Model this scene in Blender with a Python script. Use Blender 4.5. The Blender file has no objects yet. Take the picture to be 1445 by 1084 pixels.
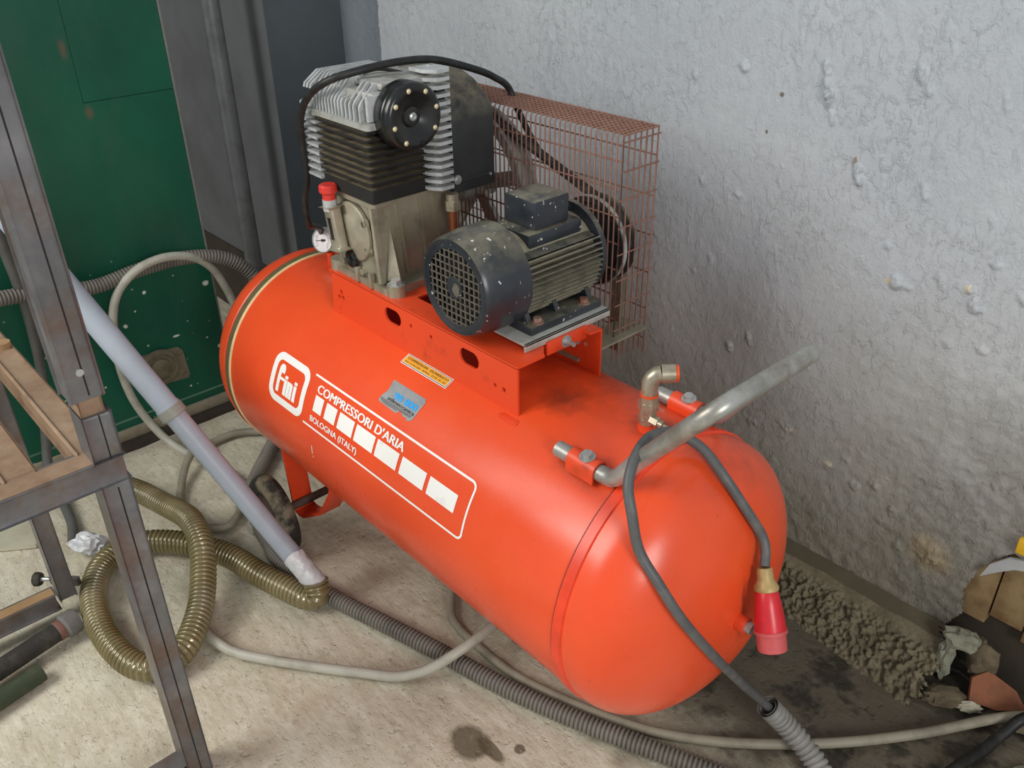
import bpy, bmesh, math, random
from mathutils import Vector, Matrix, noise
from math import sin, cos, pi, radians, sqrt

random.seed(7)
S = bpy.context.scene
COL = S.collection

# ------------------------------------------------------------------ camera
CAM = Vector((0.686, -0.937, 1.443))
YAW, PIT, ROL, FPX = 2.412, 0.531, -0.014, 1250.0
d = Vector((cos(YAW)*cos(PIT), sin(YAW)*cos(PIT), -sin(PIT)))
r0 = d.cross(Vector((0, 0, 1))).normalized()
u0 = r0.cross(d)
rr = cos(ROL)*r0 + sin(ROL)*u0
uu = -sin(ROL)*r0 + cos(ROL)*u0
cam_data = bpy.data.cameras.new('camera')
cam = bpy.data.objects.new('camera', cam_data)
COL.objects.link(cam)
m = Matrix((rr, uu, -d)).transposed().to_4x4()
m.translation = CAM
cam.matrix_world = m
cam_data.sensor_width = 36.0
cam_data.sensor_fit = 'HORIZONTAL'
cam_data.lens = FPX*36.0/1445.0
cam_data.clip_start = 0.02
S.camera = cam

# ------------------------------------------------------------------ light
w = bpy.data.worlds.new('world')
S.world = w
w.use_nodes = True
bg = w.node_tree.nodes['Background']
bg.inputs[0].default_value = (0.86, 0.93, 1.0, 1)
bg.inputs[1].default_value = 0.52

def area(name, loc, target, sx, sy, power, color=(1, 1, 1)):
    l = bpy.data.lights.new(name, 'AREA')
    l.shape = 'RECTANGLE'
    l.size = sx
    l.size_y = sy
    l.energy = power
    l.color = color
    o = bpy.data.objects.new(name, l)
    COL.objects.link(o)
    o.location = loc
    o.rotation_euler = (Vector(target)-Vector(loc)).to_track_quat('-Z', 'Y').to_euler()
    return o

# daylight through the workshop gate behind the photographer, and a second window further along
area('gate_daylight', (-1.45, -2.6, 2.6), (-0.45, 0.2, 0.45), 1.7, 1.6, 84, (1.0, 0.975, 0.93))
area('window_daylight', (3.1, -1.45, 1.95), (-0.2, -0.2, 0.5), 0.8, 1.3, 58, (1.0, 0.985, 0.95))

S.view_settings.view_transform = 'Standard'
S.view_settings.look = 'None'
S.view_settings.gamma = 1.0
S.view_settings.use_curve_mapping = False
S.view_settings.exposure = 0.0

# ------------------------------------------------------------------ materials
def lin(c):
    return tuple(((x/255.0)/12.92 if x/255.0 <= 0.04045 else ((x/255.0+0.055)/1.055)**2.4) for x in c)

class NT:
    """small helper round a node tree"""
    def __init__(s, name):
        s.m = bpy.data.materials.new(name)
        s.m.use_nodes = True
        s.t = s.m.node_tree
        s.b = s.t.nodes['Principled BSDF']
        s.geo = None
    def n(s, t, **k):
        x = s.t.nodes.new(t)
        for a, v in k.items():
            setattr(x, a, v)
        return x
    def link(s, a, b):
        s.t.links.new(a, b)
    def pos(s):
        if s.geo is None:
            s.geo = s.n('ShaderNodeNewGeometry')
        return s.geo.outputs['Position']
    def noise(s, scale, detail=4, rough=0.6, vec=None, dist=0.0):
        x = s.n('ShaderNodeTexNoise')
        x.inputs['Scale'].default_value = scale
        x.inputs['Detail'].default_value = detail
        x.inputs['Roughness'].default_value = rough
        x.inputs['Distortion'].default_value = dist
        s.link(vec or s.pos(), x.inputs['Vector'])
        return x.outputs['Fac']
    def scaled(s, sc, vec=None):
        x = s.n('ShaderNodeVectorMath', operation='MULTIPLY')
        s.link(vec or s.pos(), x.inputs[0])
        x.inputs[1].default_value = sc
        return x.outputs[0]
    def ramp(s, fac, a, b, ca=(0, 0, 0), cb=(1, 1, 1)):
        x = s.n('ShaderNodeMapRange')
        x.inputs['From Min'].default_value = a
        x.inputs['From Max'].default_value = b
        s.link(fac, x.inputs['Value'])
        return s.mix(x.outputs[0], ca, cb)
    def mix(s, fac, a, b, mode='MIX'):
        x = s.n('ShaderNodeMix', data_type='RGBA', blend_type=mode)
        if isinstance(fac, (int, float)):
            x.inputs[0].default_value = fac
        else:
            s.link(fac, x.inputs[0])
        for v, i in ((a, 6), (b, 7)):
            if isinstance(v, tuple):
                x.inputs[i].default_value = (*v, 1)
            else:
                s.link(v, x.inputs[i])
        return x.outputs[2]
    def math(s, op, a, b=None):
        x = s.n('ShaderNodeMath', operation=op)
        for i, v in ((0, a), (1, b)):
            if v is None:
                continue
            if isinstance(v, (int, float)):
                x.inputs[i].default_value = v
            else:
                s.link(v, x.inputs[i])
        return x.outputs[0]
    def sep(s, vec=None):
        x = s.n('ShaderNodeSeparateXYZ')
        s.link(vec or s.pos(), x.inputs[0])
        return x.outputs
    def blob(s, c, rad, soft, warp=0.0, wscale=20):
        """1 inside a patch around world point c with radii rad, edge broken by noise"""
        x = s.n('ShaderNodeVectorMath', operation='SUBTRACT')
        s.link(s.pos(), x.inputs[0])
        x.inputs[1].default_value = c
        y = s.n('ShaderNodeVectorMath', operation='DIVIDE')
        s.link(x.outputs[0], y.inputs[0])
        y.inputs[1].default_value = rad
        z = s.n('ShaderNodeVectorMath', operation='LENGTH')
        s.link(y.outputs[0], z.inputs[0])
        v = z.outputs['Value']
        if warp:
            n_ = s.noise(wscale, 4, 0.6)
            v = s.math('ADD', v, s.math('MULTIPLY', s.math('SUBTRACT', n_, 0.5), warp))
        return s.ramp(v, max(0.0, 1-soft), 1.0, (1, 1, 1), (0, 0, 0))
    def bump(s, h, strength, dist):
        x = s.n('ShaderNodeBump')
        x.inputs['Strength'].default_value = strength
        x.inputs['Distance'].default_value = dist
        s.link(h, x.inputs['Height'])
        s.link(x.outputs[0], s.b.inputs['Normal'])
    def color(s, c):
        if isinstance(c, tuple):
            s.b.inputs['Base Color'].default_value = (*c, 1)
        else:
            s.link(c, s.b.inputs['Base Color'])
    def set(s, rough=0.5, metal=0.0, spec=0.5, coat=0.0):
        if isinstance(rough, (int, float)):
            s.b.inputs['Roughness'].default_value = rough
        else:
            s.link(rough, s.b.inputs['Roughness'])
        s.b.inputs['Metallic'].default_value = metal
        s.b.inputs['Specular IOR Level'].default_value = spec
        s.b.inputs['Coat Weight'].default_value = coat
        return s.m

def simple(name, rgb, rough=0.5, metal=0.0, spec=0.5, dirt=None, dirt_amt=0.5, scale=30, bump=0.0, bscale=200, lo=0.45, hi=0.7):
    t = NT(name)
    c = lin(rgb)
    if dirt:
        f = t.ramp(t.noise(scale, 6, 0.65), lo, hi)
        f = t.math('MULTIPLY', f, dirt_amt)
        t.color(t.mix(f, c, lin(dirt)))
    else:
        v = t.ramp(t.noise(scale, 4, 0.6), 0.3, 0.7, tuple(x*0.86 for x in c), tuple(min(1, x*1.1) for x in c))
        t.color(v)
    if bump:
        t.bump(t.noise(bscale, 4, 0.6), bump, 0.002)
    return t.set(rough, metal, spec)

def mat_plaster():
    t = NT('grey_plaster')
    x, y, z = t.sep()
    big = t.noise(2.2, 4, 0.6)
    base = t.mix(t.ramp(big, 0.3, 0.7), lin((166, 171, 176)), lin((182, 186, 189)))
    # bare, dirty render in the lower part; wall's light falloff painted in too
    h = t.math('ADD', z, t.math('MULTIPLY', t.math('SUBTRACT', t.noise(5, 5, 0.65), 0.5), 0.45))
    low = t.ramp(h, 0.15, 0.85, (1, 1, 1), (0, 0, 0))
    base = t.mix(t.math('MULTIPLY', low, 0.85), base, lin((136, 129, 108)))
    # rough unpainted patch on the right, darkened further for the light falloff
    hx = t.math('ADD', x, t.math('MULTIPLY', t.math('SUBTRACT', t.noise(4, 4, 0.6), 0.5), 0.5))
    rgt = t.math('MULTIPLY', t.ramp(hx, 0.10, 0.42), t.ramp(h, 0.45, 0.7, (1, 1, 1), (0, 0, 0)))
    base = t.mix(t.math('MULTIPLY', rgt, 0.7), base, lin((104, 101, 91)))
    pits = t.ramp(t.noise(85, 3, 0.7), 0.3, 0.42, (1, 1, 1), (0, 0, 0))
    base = t.mix(t.math('MULTIPLY', pits, t.math('ADD', t.math('MULTIPLY', rgt, 0.65), 0.04)), base, lin((52, 50, 44)))
    stain = t.blob((0.23, 0.58, 0.24), (0.055, 0.2, 0.05), 0.5, 0.7, 25)
    base = t.mix(t.math('MULTIPLY', stain, 0.6), base, lin((158, 140, 104)))
    for c, rd, cl in (((0.032, 0.57, 0.773), (0.008, 0.1, 0.006), (206, 190, 150)), ((0.172, 0.57, 0.802), (0.009, 0.1, 0.008), (216, 206, 178)), ((-0.074, 0.57, 0.975), (0.005, 0.1, 0.008), (134, 122, 100)),
                      ((-0.24, 0.57, 1.064), (0.006, 0.1, 0.006), (84, 78, 62)), ((-0.263, 0.57, 0.991), (0.004, 0.1, 0.005), (92, 80, 56)), ((-0.010, 0.57, 0.338), (0.012, 0.1, 0.006), (188, 180, 162)), ((-0.11, 0.57, 0.375), (0.01, 0.1, 0.007), (190, 184, 172))):
        k = t.blob(c, rd, 0.4, 0.8, 120)
        base = t.mix(t.math('MULTIPLY', k, 0.85), base, lin(cl))
    speck = t.ramp(t.noise(26, 2, 0.5), 0.18, 0.25, (1, 1, 1), (0, 0, 0))
    base = t.mix(t.math('MULTIPLY', speck, 0.5), base, lin((80, 76, 68)))
    # dark grey painted strip at the corner, ragged edge
    e = t.math('ADD', x, t.math('MULTIPLY', t.math('SUBTRACT', t.noise(45, 4, 0.7), 0.5), 0.02))
    strip = t.ramp(e, -1.5535, -1.5505, (1, 1, 1), (0, 0, 0))
    base = t.mix(strip, base, lin((112, 120, 126)))
    t.color(base)
    # chips, runs and brush ridges of many coats of paint
    patch = t.ramp(t.noise(6, 4, 0.65), 0.38, 0.62)
    chips = t.ramp(t.noise(62, 5, 0.66, t.scaled((1.0, 1.0, 0.62)), 0.7), 0.50, 0.66)
    ln = t.noise(24, 3, 0.6, t.scaled((1.35, 1.0, 0.5)), 1.2)
    ridge = t.ramp(t.math('ABSOLUTE', t.math('SUBTRACT', ln, 0.5)), 0.0, 0.03, (1, 1, 1), (0, 0, 0))
    hgt = t.math('ADD', t.math('MULTIPLY', t.math('MULTIPLY', chips, t.math('ADD', patch, 0.25)), 0.62), t.math('MULTIPLY', t.math('MULTIPLY', ridge, t.math('SUBTRACT', 1.05, patch)), 0.14))
    hgt = t.math('ADD', hgt, t.math('ADD', t.math('MULTIPLY', t.noise(170, 4, 0.65), 0.55), t.math('MULTIPLY', t.noise(34, 3, 0.5), 0.3)))
    t.bump(hgt, 0.66, 0.0038)
    return t.set(0.62, 0, 0.4)

def mat_floor():
    t = NT('old_concrete')
    x, y, z = t.sep()
    a = t.noise(3.0, 6, 0.62)
    base = t.mix(t.ramp(a, 0.3, 0.7), lin((180, 171, 148)), lin((206, 198, 176)))
    b = t.noise(16, 5, 0.65, t.scaled((1.0, 1.9, 1)))
    base = t.mix(t.math('MULTIPLY', t.ramp(b, 0.45, 0.75), 0.55), base, lin((224, 219, 203)))
    ru = t.ramp(t.noise(5.5, 4, 0.6), 0.56, 0.74)
    base = t.mix(t.math('MULTIPLY', ru, 0.4), base, lin((158, 118, 84)))
    dk = t.ramp(t.noise(9, 6, 0.7), 0.56, 0.75)
    base = t.mix(t.math('MULTIPLY', dk, 0.4), base, lin((120, 108, 90)))
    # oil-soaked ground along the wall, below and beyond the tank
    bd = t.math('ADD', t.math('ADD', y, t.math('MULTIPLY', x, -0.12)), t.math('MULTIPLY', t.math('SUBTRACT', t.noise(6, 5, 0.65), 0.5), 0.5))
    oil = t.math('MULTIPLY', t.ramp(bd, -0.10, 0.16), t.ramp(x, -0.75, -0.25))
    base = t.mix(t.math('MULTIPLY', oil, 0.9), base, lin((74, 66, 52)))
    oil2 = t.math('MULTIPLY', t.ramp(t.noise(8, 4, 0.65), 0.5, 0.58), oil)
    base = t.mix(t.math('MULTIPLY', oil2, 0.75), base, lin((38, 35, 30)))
    # the small oil spill in front
    for c, rd in (((-0.205, -0.262, 0), (0.05, 0.042, 1)), ((-0.165, -0.243, 0), (0.042, 0.016, 1)), ((-0.128, -0.203, 0), (0.013, 0.013, 1))):
        s_ = t.blob(c, rd, 0.3, 0.5, 30)
        base = t.mix(t.math('MULTIPLY', s_, 0.85), base, lin((92, 80, 58)))
    s_ = t.blob((-0.7, -0.12, 0), (0.06, 0.10, 1), 0.8, 0.7, 14)
    base = t.mix(t.math('MULTIPLY', s_, 0.5), base, lin((110, 84, 66)))
    pale = t.ramp(t.noise(30, 5, 0.7, t.scaled((0.8, 1.2, 1))), 0.56, 0.74)
    base = t.mix(t.math('MULTIPLY', t.math('MULTIPLY', pale, t.math('SUBTRACT', 1.0, oil)), 0.36), base, lin((236, 232, 218)))
    sc = t.ramp(t.noise(24, 5, 0.72, t.scaled((0.6, 1.5, 1))), 0.56, 0.72)
    base = t.mix(t.math('MULTIPLY', sc, 0.35), base, lin((126, 108, 84)))
    gr = t.ramp(t.noise(120, 3, 0.7), 0.30, 0.40, (1, 1, 1), (0, 0, 0))
    base = t.mix(t.math('MULTIPLY', gr, 0.5), base, lin((96, 86, 72)))
    t.color(base)
    st = t.noise(26, 4, 0.6, t.scaled((0.45, 1.5, 1)))
    hgt = t.math('ADD', t.math('MULTIPLY', st, 0.7), t.math('ADD', t.math('MULTIPLY', t.noise(60, 3, 0.55), 0.35), t.math('MULTIPLY', t.ramp(t.noise(48, 3, 0.6), 0.30, 0.40), 0.25)))
    t.bump(hgt, 0.85, 0.007)
    rg = t.math('SUBTRACT', 0.85, t.math('MULTIPLY', oil2, 0.35))
    return t.set(rg, 0, 0.35)

def mat_tank():
    t = NT('orange_red_enamel')
    a = t.noise(4.0, 4, 0.6)
    base = t.mix(t.ramp(a, 0.3, 0.7), lin((226, 74, 34)), lin((236, 84, 40)))
    # greasy soot around the machinery on top
    x, y, z = t.sep()
    up = t.math('MULTIPLY', t.ramp(z, 0.55, 0.70), t.ramp(t.noise(16, 5, 0.65), 0.42, 0.68))
    nr = t.math('MULTIPLY', up, t.ramp(y, -0.11, 0.05))
    base = t.mix(t.math('MULTIPLY', nr, 0.55), base, lin((88, 36, 26)))
    fade = t.ramp(t.noise(9, 5, 0.6), 0.55, 0.8)
    base = t.mix(t.math('MULTIPLY', fade, 0.18), base, lin((196, 84, 58)))
    speck = t.ramp(t.noise(70, 2, 0.5), 0.20, 0.26, (1, 1, 1), (0, 0, 0))
    base = t.mix(t.math('MULTIPLY', speck, 0.5), base, lin((110, 40, 26)))
    # soot marks with a shape of their own
    for c, rd, am in (((-0.045, 0.018, 0.67), (0.05, 0.05, 0.02), 0.65), ((-0.07, -0.125, 0.64), (0.07, 0.035, 0.03), 0.5),
                      ((-0.02, 0.12, 0.64), (0.07, 0.035, 0.05), 0.5), ((0.165, 0.0, 0.455), (0.03, 0.008, 0.05), 0.7),
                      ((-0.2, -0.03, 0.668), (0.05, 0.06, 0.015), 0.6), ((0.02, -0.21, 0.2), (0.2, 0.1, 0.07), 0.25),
                      ((-0.8, -0.02, 0.67), (0.1, 0.12, 0.03), 0.5)):
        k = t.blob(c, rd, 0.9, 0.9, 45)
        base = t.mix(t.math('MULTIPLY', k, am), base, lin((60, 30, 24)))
    t.color(base)
    t.bump(t.noise(150, 3, 0.6), 0.05, 0.001)
    rg = t.ramp(t.noise(11, 5, 0.6), 0.3, 0.7, (0.23,)*3, (0.33,)*3)
    return t.set(rg, 0, 0.5)

def mat_door():
    t = NT('green_door_paint')
    a = t.noise(2.5, 5, 0.62)
    base = t.mix(t.ramp(a, 0.3, 0.7), lin((8, 74, 56)), lin((14, 92, 68)))
    du = t.ramp(t.noise(4.5, 6, 0.7, t.scaled((1, 1, 0.45))), 0.5, 0.75)
    base = t.mix(t.math('MULTIPLY', du, 0.35), base, lin((70, 92, 80)))
    x, y, z = t.sep()
    vo = t.n('ShaderNodeTexVoronoi')
    vo.inputs['Scale'].default_value = 34
    t.link(t.pos(), vo.inputs['Vector'])
    cell = t.sep(vo.outputs['Color'])
    sp = t.math('MULTIPLY', t.ramp(vo.outputs['Distance'], 0.08, 0.13, (1, 1, 1), (0, 0, 0)), t.ramp(cell[0], 0.68, 0.7))
    sp = t.math('MULTIPLY', sp, t.ramp(t.math('ADD', z, t.math('MULTIPLY', cell[1], 0.35)), 0.45, 0.6, (1, 1, 1), (0, 0, 0)))
    base = t.mix(sp, base, lin((190, 200, 186)))
    for c, rd in (((-1.62, -0.025, 0.415), (0.1, 0.012, 0.009)), ((-1.62, -0.2, 0.44), (0.1, 0.006, 0.006)), ((-1.62, -0.27, 0.36), (0.1, 0.007, 0.007)),
                  ((-1.62, -0.02, 0.21), (0.1, 0.008, 0.008)), ((-1.62, -0.29, 0.49), (0.1, 0.005, 0.005)), ((-1.62, -0.14, 0.285), (0.1, 0.012, 0.004))):
        k = t.blob(c, rd, 0.3, 0.8, 90)
        base = t.mix(k, base, lin((205, 212, 200)))
    for c, rd in (((-1.62, -0.225, 0.93), (0.1, 0.014, 0.022)), ((-1.62, -0.25, 1.08), (0.1, 0.012, 0.03))):
        k = t.blob(c, rd, 0.7, 0.6, 40)
        base = t.mix(t.math('MULTIPLY', k, 0.6), base, lin((112, 84, 62)))
    t.color(base)
    t.bump(t.noise(60, 4, 0.6), 0.08, 0.002)
    return t.set(0.45, 0, 0.4)

def mat_steel(name, ca, cb, rust, amt, rough=0.42, metal=0.7, lo=0.48, hi=0.62):
    t = NT(name)
    base = t.mix(t.ramp(t.noise(14, 5, 0.6), 0.3, 0.7), lin(ca), lin(cb))
    ru = t.ramp(t.noise(9, 6, 0.7), lo, hi)
    base = t.mix(t.math('MULTIPLY', ru, amt), base, lin(rust))
    t.color(base)
    t.bump(t.noise(160, 4, 0.6), 0.15, 0.001)
    return t.set(rough, metal, 0.4)

def mat_motor_black():
    t = NT('chipped_black_paint')
    base = t.mix(t.ramp(t.noise(10, 5, 0.6), 0.35, 0.7), lin((34, 37, 42)), lin((58, 62, 68)))
    x, y, z = t.sep()
    g = t.geo.outputs['Normal']
    nz = t.sep(g)[2]
    dust = t.math('MULTIPLY', t.ramp(nz, 0.35, 0.95), t.ramp(t.noise(28, 5, 0.65), 0.32, 0.6))
    base = t.mix(t.math('MULTIPLY', dust, 0.75), base, lin((126, 120, 100)))
    chip = t.ramp(t.noise(75, 3, 0.6), 0.66, 0.70)
    base = t.mix(chip, base, lin((205, 205, 200)))
    t.color(base)
    t.bump(t.noise(120, 4, 0.6), 0.10, 0.001)
    return t.set(0.3, 0, 0.5)

def mat_dusty(name, dark, dustc, amt, rough=0.75, lo=0.3, hi=0.7, nlo=0.2, nhi=0.9):
    t = NT(name)
    t.pos()
    base = t.mix(t.ramp(t.noise(20, 5, 0.6), 0.3, 0.7), lin(dark), tuple(v*1.6 for v in lin(dark)))
    nz = t.sep(t.geo.outputs['Normal'])[2]
    dust = t.math('MULTIPLY', t.ramp(nz, nlo, nhi), t.ramp(t.noise(35, 5, 0.65), lo, hi))
    base = t.mix(t.math('MULTIPLY', dust, amt), base, lin(dustc))
    t.color(base)
    t.bump(t.noise(150, 4, 0.6), 0.15, 0.001)
    return t.set(rough, 0, 0.35)

def mat_hose():
    t = NT('brass_coloured_ribbed_plastic')
    base = t.mix(t.ramp(t.noise(8, 5, 0.6), 0.3, 0.7), lin((106, 94, 58)), lin((146, 134, 96)))
    base = t.mix(t.math('MULTIPLY', t.ramp(t.noise(5, 4, 0.6), 0.5, 0.7), 0.4), base, lin((166, 160, 138)))
    t.color(base)
    return t.set(0.2, 0.15, 0.8)

M = {}
M['plaster'] = mat_plaster()
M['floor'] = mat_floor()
M['tank'] = mat_tank()
M['door'] = mat_door()
M['pillar'] = simple('dark_grey_wall_paint', (104, 106, 107), 0.7, 0, 0.3, (84, 84, 83), 0.6, 4, 0.3, 60)
M['pillar_shaded'] = simple('shaded_grey_wall_paint', (84, 91, 95), 0.7, 0, 0.3, (72, 78, 81), 0.6, 5, 0.3, 60)  # wall grey with the shade of the turned-away face painted in
M['dado'] = simple('brown_dado_paint', (70, 62, 52), 0.75, 0, 0.3, (48, 44, 40), 0.7, 8, 0.3, 60)
M['pipe_dark'] = simple('dull_steel_pipe', (112, 115, 115), 0.45, 0.3, 0.4, (78, 78, 76), 0.6, 16)
M['rough_concrete'] = simple('rough_cast_concrete', (126, 117, 95), 0.95, 0, 0.2, (84, 77, 60), 0.8, 22, 1.0, 150)
M['ledge'] = simple('trowelled_ledge', (92, 84, 67), 0.9, 0, 0.2, (108, 99, 80), 0.6, 10, 0.4, 90)
M['sill'] = simple('stone_sill', (150, 142, 122), 0.8, 0, 0.3, (110, 100, 84), 0.6, 14)
M['rail'] = simple('dark_rail', (70, 62, 56), 0.6, 0.2, 0.3, (46, 42, 40), 0.6, 14)
M['door_edge'] = simple('pale_door_edge', (120, 124, 116), 0.5, 0, 0.4)
M['stripe'] = simple('faded_pale_green', (92, 128, 110), 0.6, 0, 0.3)
M['lock'] = simple('dusty_lock_plate', (120, 112, 92), 0.75, 0.2, 0.3, (84, 78, 62), 0.7, 40)
M['red'] = simple('orange_red_bracket_enamel', (227, 74, 35), 0.38, 0, 0.5, (110, 44, 28), 0.5, 18, 0, 200, 0.58, 0.75)
M['gold'] = simple('yellowish_trim', (226, 204, 150), 0.4, 0, 0.5)
M['olive'] = simple('olive_sealant', (104, 92, 60), 0.6, 0, 0.4, (74, 62, 44), 0.6, 30)
M['white'] = simple('white_vinyl', (238, 236, 230), 0.45, 0, 0.4, (196, 186, 172), 0.5, 22, 0, 200, 0.6, 0.75)
M['thinline'] = simple('worn_red_line', (196, 120, 110), 0.5)
M['yellow'] = simple('yellow_sticker', (232, 168, 44), 0.5)
M['blackink'] = simple('black_ink', (34, 28, 26), 0.6)
M['brownink'] = simple('brown_ink', (112, 62, 20), 0.6)
M['greyfoil'] = simple('grey_foil_sticker', (150, 152, 152), 0.4, 0.1, 0.5, (120, 122, 124), 0.6, 60)
M['cyan'] = simple('cyan_ink', (24, 164, 238), 0.5)
M['case'] = mat_steel('oily_aluminium', (150, 142, 120), (178, 170, 150), (88, 76, 54), 0.6, 0.40, 0.45, 0.55, 0.72)
M['fin'] = mat_dusty('black_dusty_fins', (28, 27, 25), (128, 116, 92), 0.8, 0.75, 0.25, 0.55)
M['alu'] = simple('bare_cast_aluminium', (196, 198, 198), 0.42, 0.3, 0.5, (120, 116, 106), 0.5, 40, 0.15, 200)
M['alu_dirty'] = simple('dirty_cast_aluminium', (172, 172, 166), 0.5, 0.25, 0.45, (104, 96, 80), 0.7, 28, 0.15, 200)
M['blackplastic'] = simple('black_plastic', (24, 24, 25), 0.24, 0, 0.5, (58, 56, 50), 0.45, 22)
M['cowl'] = mat_dusty('black_cowl', (38, 39, 40), (120, 112, 92), 0.8, 0.55, 0.3, 0.62, 0.1, 0.8)
M['screw'] = simple('brassy_screw', (226, 212, 170), 0.35, 0.3, 0.5)
M['zinc'] = simple('zinc_plated', (188, 190, 188), 0.35, 0.6, 0.5, (120, 112, 100), 0.5, 60)
M['copper'] = simple('dull_copper', (166, 98, 64), 0.42, 0.6, 0.5, (110, 72, 52), 0.6, 40)
M['brass'] = simple('nickel_brass', (180, 170, 148), 0.34, 0.6, 0.5, (122, 108, 86), 0.6, 50)
M['rustwire'] = simple('rusty_wire', (142, 106, 92), 0.75, 0.1, 0.3, (112, 78, 66), 0.6, 60)
M['motor'] = mat_motor_black()
M['motorfin'] = mat_dusty('dusty_motor_fins', (60, 60, 56), (150, 142, 118), 0.85, 0.7, 0.2, 0.5, -0.2, 0.7)
M['grille'] = simple('worn_grille', (116, 110, 98), 0.5, 0.3, 0.4, (56, 54, 50), 0.6, 60)
M['dark'] = simple('dark_inside', (16, 15, 15), 0.8)
M['rubber'] = simple('perished_rubber', (42, 41, 40), 0.75, 0, 0.3, (104, 96, 82), 0.6, 26)
M['tyre'] = simple('worn_tyre', (52, 50, 46), 0.8, 0, 0.3, (146, 134, 110), 0.75, 16, 0.3, 120, 0.48, 0.62)
M['hub'] = simple('rusty_hub', (104, 88, 78), 0.7, 0.3, 0.3, (62, 52, 46), 0.7, 30)
M['galv'] = mat_steel('galvanised_tube', (148, 146, 138), (190, 188, 182), (118, 108, 90), 0.6, 0.38, 0.55)
M['cable'] = simple('black_rubber_cable', (84, 84, 84), 0.5, 0, 0.45, (120, 116, 108), 0.5, 30)
M['cable_black'] = simple('dark_cable', (28, 28, 28), 0.5, 0, 0.4, (70, 66, 58), 0.4, 40)
M['plugred'] = simple('red_plug_plastic', (204, 34, 44), 0.34, 0, 0.5, (150, 40, 44), 0.5, 30)
M['plugdusty'] = simple('dusty_red_plastic', (194, 84, 84), 0.55, 0, 0.4, (160, 50, 54), 0.6, 40)
M['plugcream'] = simple('cream_gland', (176, 150, 98), 0.45, 0.1, 0.4, (120, 96, 60), 0.6, 40)
M['orange'] = simple('orange_ring', (232, 84, 30), 0.4)
M['redcap'] = simple('red_cap', (214, 58, 48), 0.4)
M['conduit'] = simple('grey_ribbed_conduit', (122, 117, 108), 0.55, 0, 0.4, (84, 80, 72), 0.7, 12)
M['conduit_dark'] = simple('dusty_dark_conduit', (98, 94, 88), 0.6, 0, 0.35, (66, 62, 58), 0.7, 18)
M['sleeve'] = simple('light_grey_sleeve', (142, 140, 134), 0.5, 0, 0.4, (112, 110, 104), 0.6, 18)
M['airhose'] = simple('pale_grey_hose', (178, 176, 162), 0.45, 0, 0.45, (136, 130, 112), 0.7, 14)
M['airhose_dim'] = simple('dirty_grey_hose', (150, 144, 126), 0.55, 0, 0.4, (104, 98, 82), 0.7, 14)
M['hose'] = mat_hose()
M['pvc'] = simple('grey_pvc', (164, 172, 182), 0.42, 0, 0.4, (146, 152, 158), 0.6, 10)
M['foil'] = simple('aluminium_tape', (214, 216, 217), 0.42, 0.1, 0.35, (168, 170, 172), 0.5, 60, 0.6, 70)
M['frame'] = mat_steel('mill_scale_steel', (100, 99, 100), (134, 132, 132), (112, 88, 72), 0.8, 0.42, 0.45, 0.46, 0.66)
M['frame_rust'] = mat_steel('rusty_steel_top', (138, 112, 90), (166, 140, 116), (106, 74, 54), 0.7, 0.6, 0.2, 0.45, 0.7)
M['seam'] = simple('dark_seam', (44, 42, 42), 0.6, 0.3, 0.3)
M['terracotta'] = simple('terracotta', (142, 92, 66), 0.85, 0, 0.2, (104, 70, 54), 0.6, 24, 0.3, 120)
M['chunk'] = simple('broken_mortar', (112, 100, 80), 0.95, 0, 0.2, (72, 64, 52), 0.8, 26, 0.8, 90)
M['chunkpale'] = simple('pale_mortar', (142, 142, 124), 0.95, 0, 0.2, (96, 92, 76), 0.7, 26, 0.6, 90)
M['board'] = simple('stained_board', (150, 128, 92), 0.75, 0, 0.3, (110, 78, 50), 0.8, 16, 0.3, 60)
M['tile'] = simple('pale_stone_tile', (186, 182, 160), 0.7, 0, 0.3, (160, 152, 130), 0.6, 14)
M['rod'] = simple('blackened_bar', (56, 54, 50), 0.7, 0.2, 0.3, (94, 88, 76), 0.6, 30)
M['greentube'] = simple('dirty_green_tube', (56, 66, 48), 0.65, 0, 0.3, (88, 82, 66), 0.8, 22)
M['sandpaint'] = simple('tan_bar', (158, 128, 92), 0.7, 0, 0.3, (128, 98, 68), 0.6, 12)
M['needle'] = M['blackink']
M['yellowbit'] = simple('yellow_plastic', (222, 176, 40), 0.5)

# ------------------------------------------------------------------ mesh building
def frame_of(axis):
    a = Vector(axis).normalized()
    h = Vector((0, 0, 1)) if abs(a.z) < 0.9 else Vector((1, 0, 0))
    u = h.cross(a).normalized()
    v = a.cross(u)
    return a, u, v

def catmull(pts, per=10):
    P = [Vector(p) for p in pts]
    P = [P[0]*2-P[1]] + P + [P[-1]*2-P[-2]]
    out = []
    for i in range(1, len(P)-2):
        a, b, c, e = P[i-1], P[i], P[i+1], P[i+2]
        for k in range(per):
            t = k/per
            out.append(0.5*((2*b)+(c-a)*t+(2*a-5*b+4*c-e)*t*t+(3*b-a-3*c+e)*t**3))
    out.append(P[-2].copy())
    return out

def resample(pts, step):
    L = [0.0]
    for a, b in zip(pts, pts[1:]):
        L.append(L[-1]+(b-a).length)
    n = max(2, int(round(L[-1]/step)))
    out = []
    j = 0
    for i in range(n+1):
        s = L[-1]*i/n
        while j < len(L)-2 and L[j+1] < s:
            j += 1
        seg = L[j+1]-L[j]
        t = 0 if seg < 1e-9 else (s-L[j])/seg
        out.append(pts[j].lerp(pts[j+1], min(1, max(0, t))))
    return out

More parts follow.
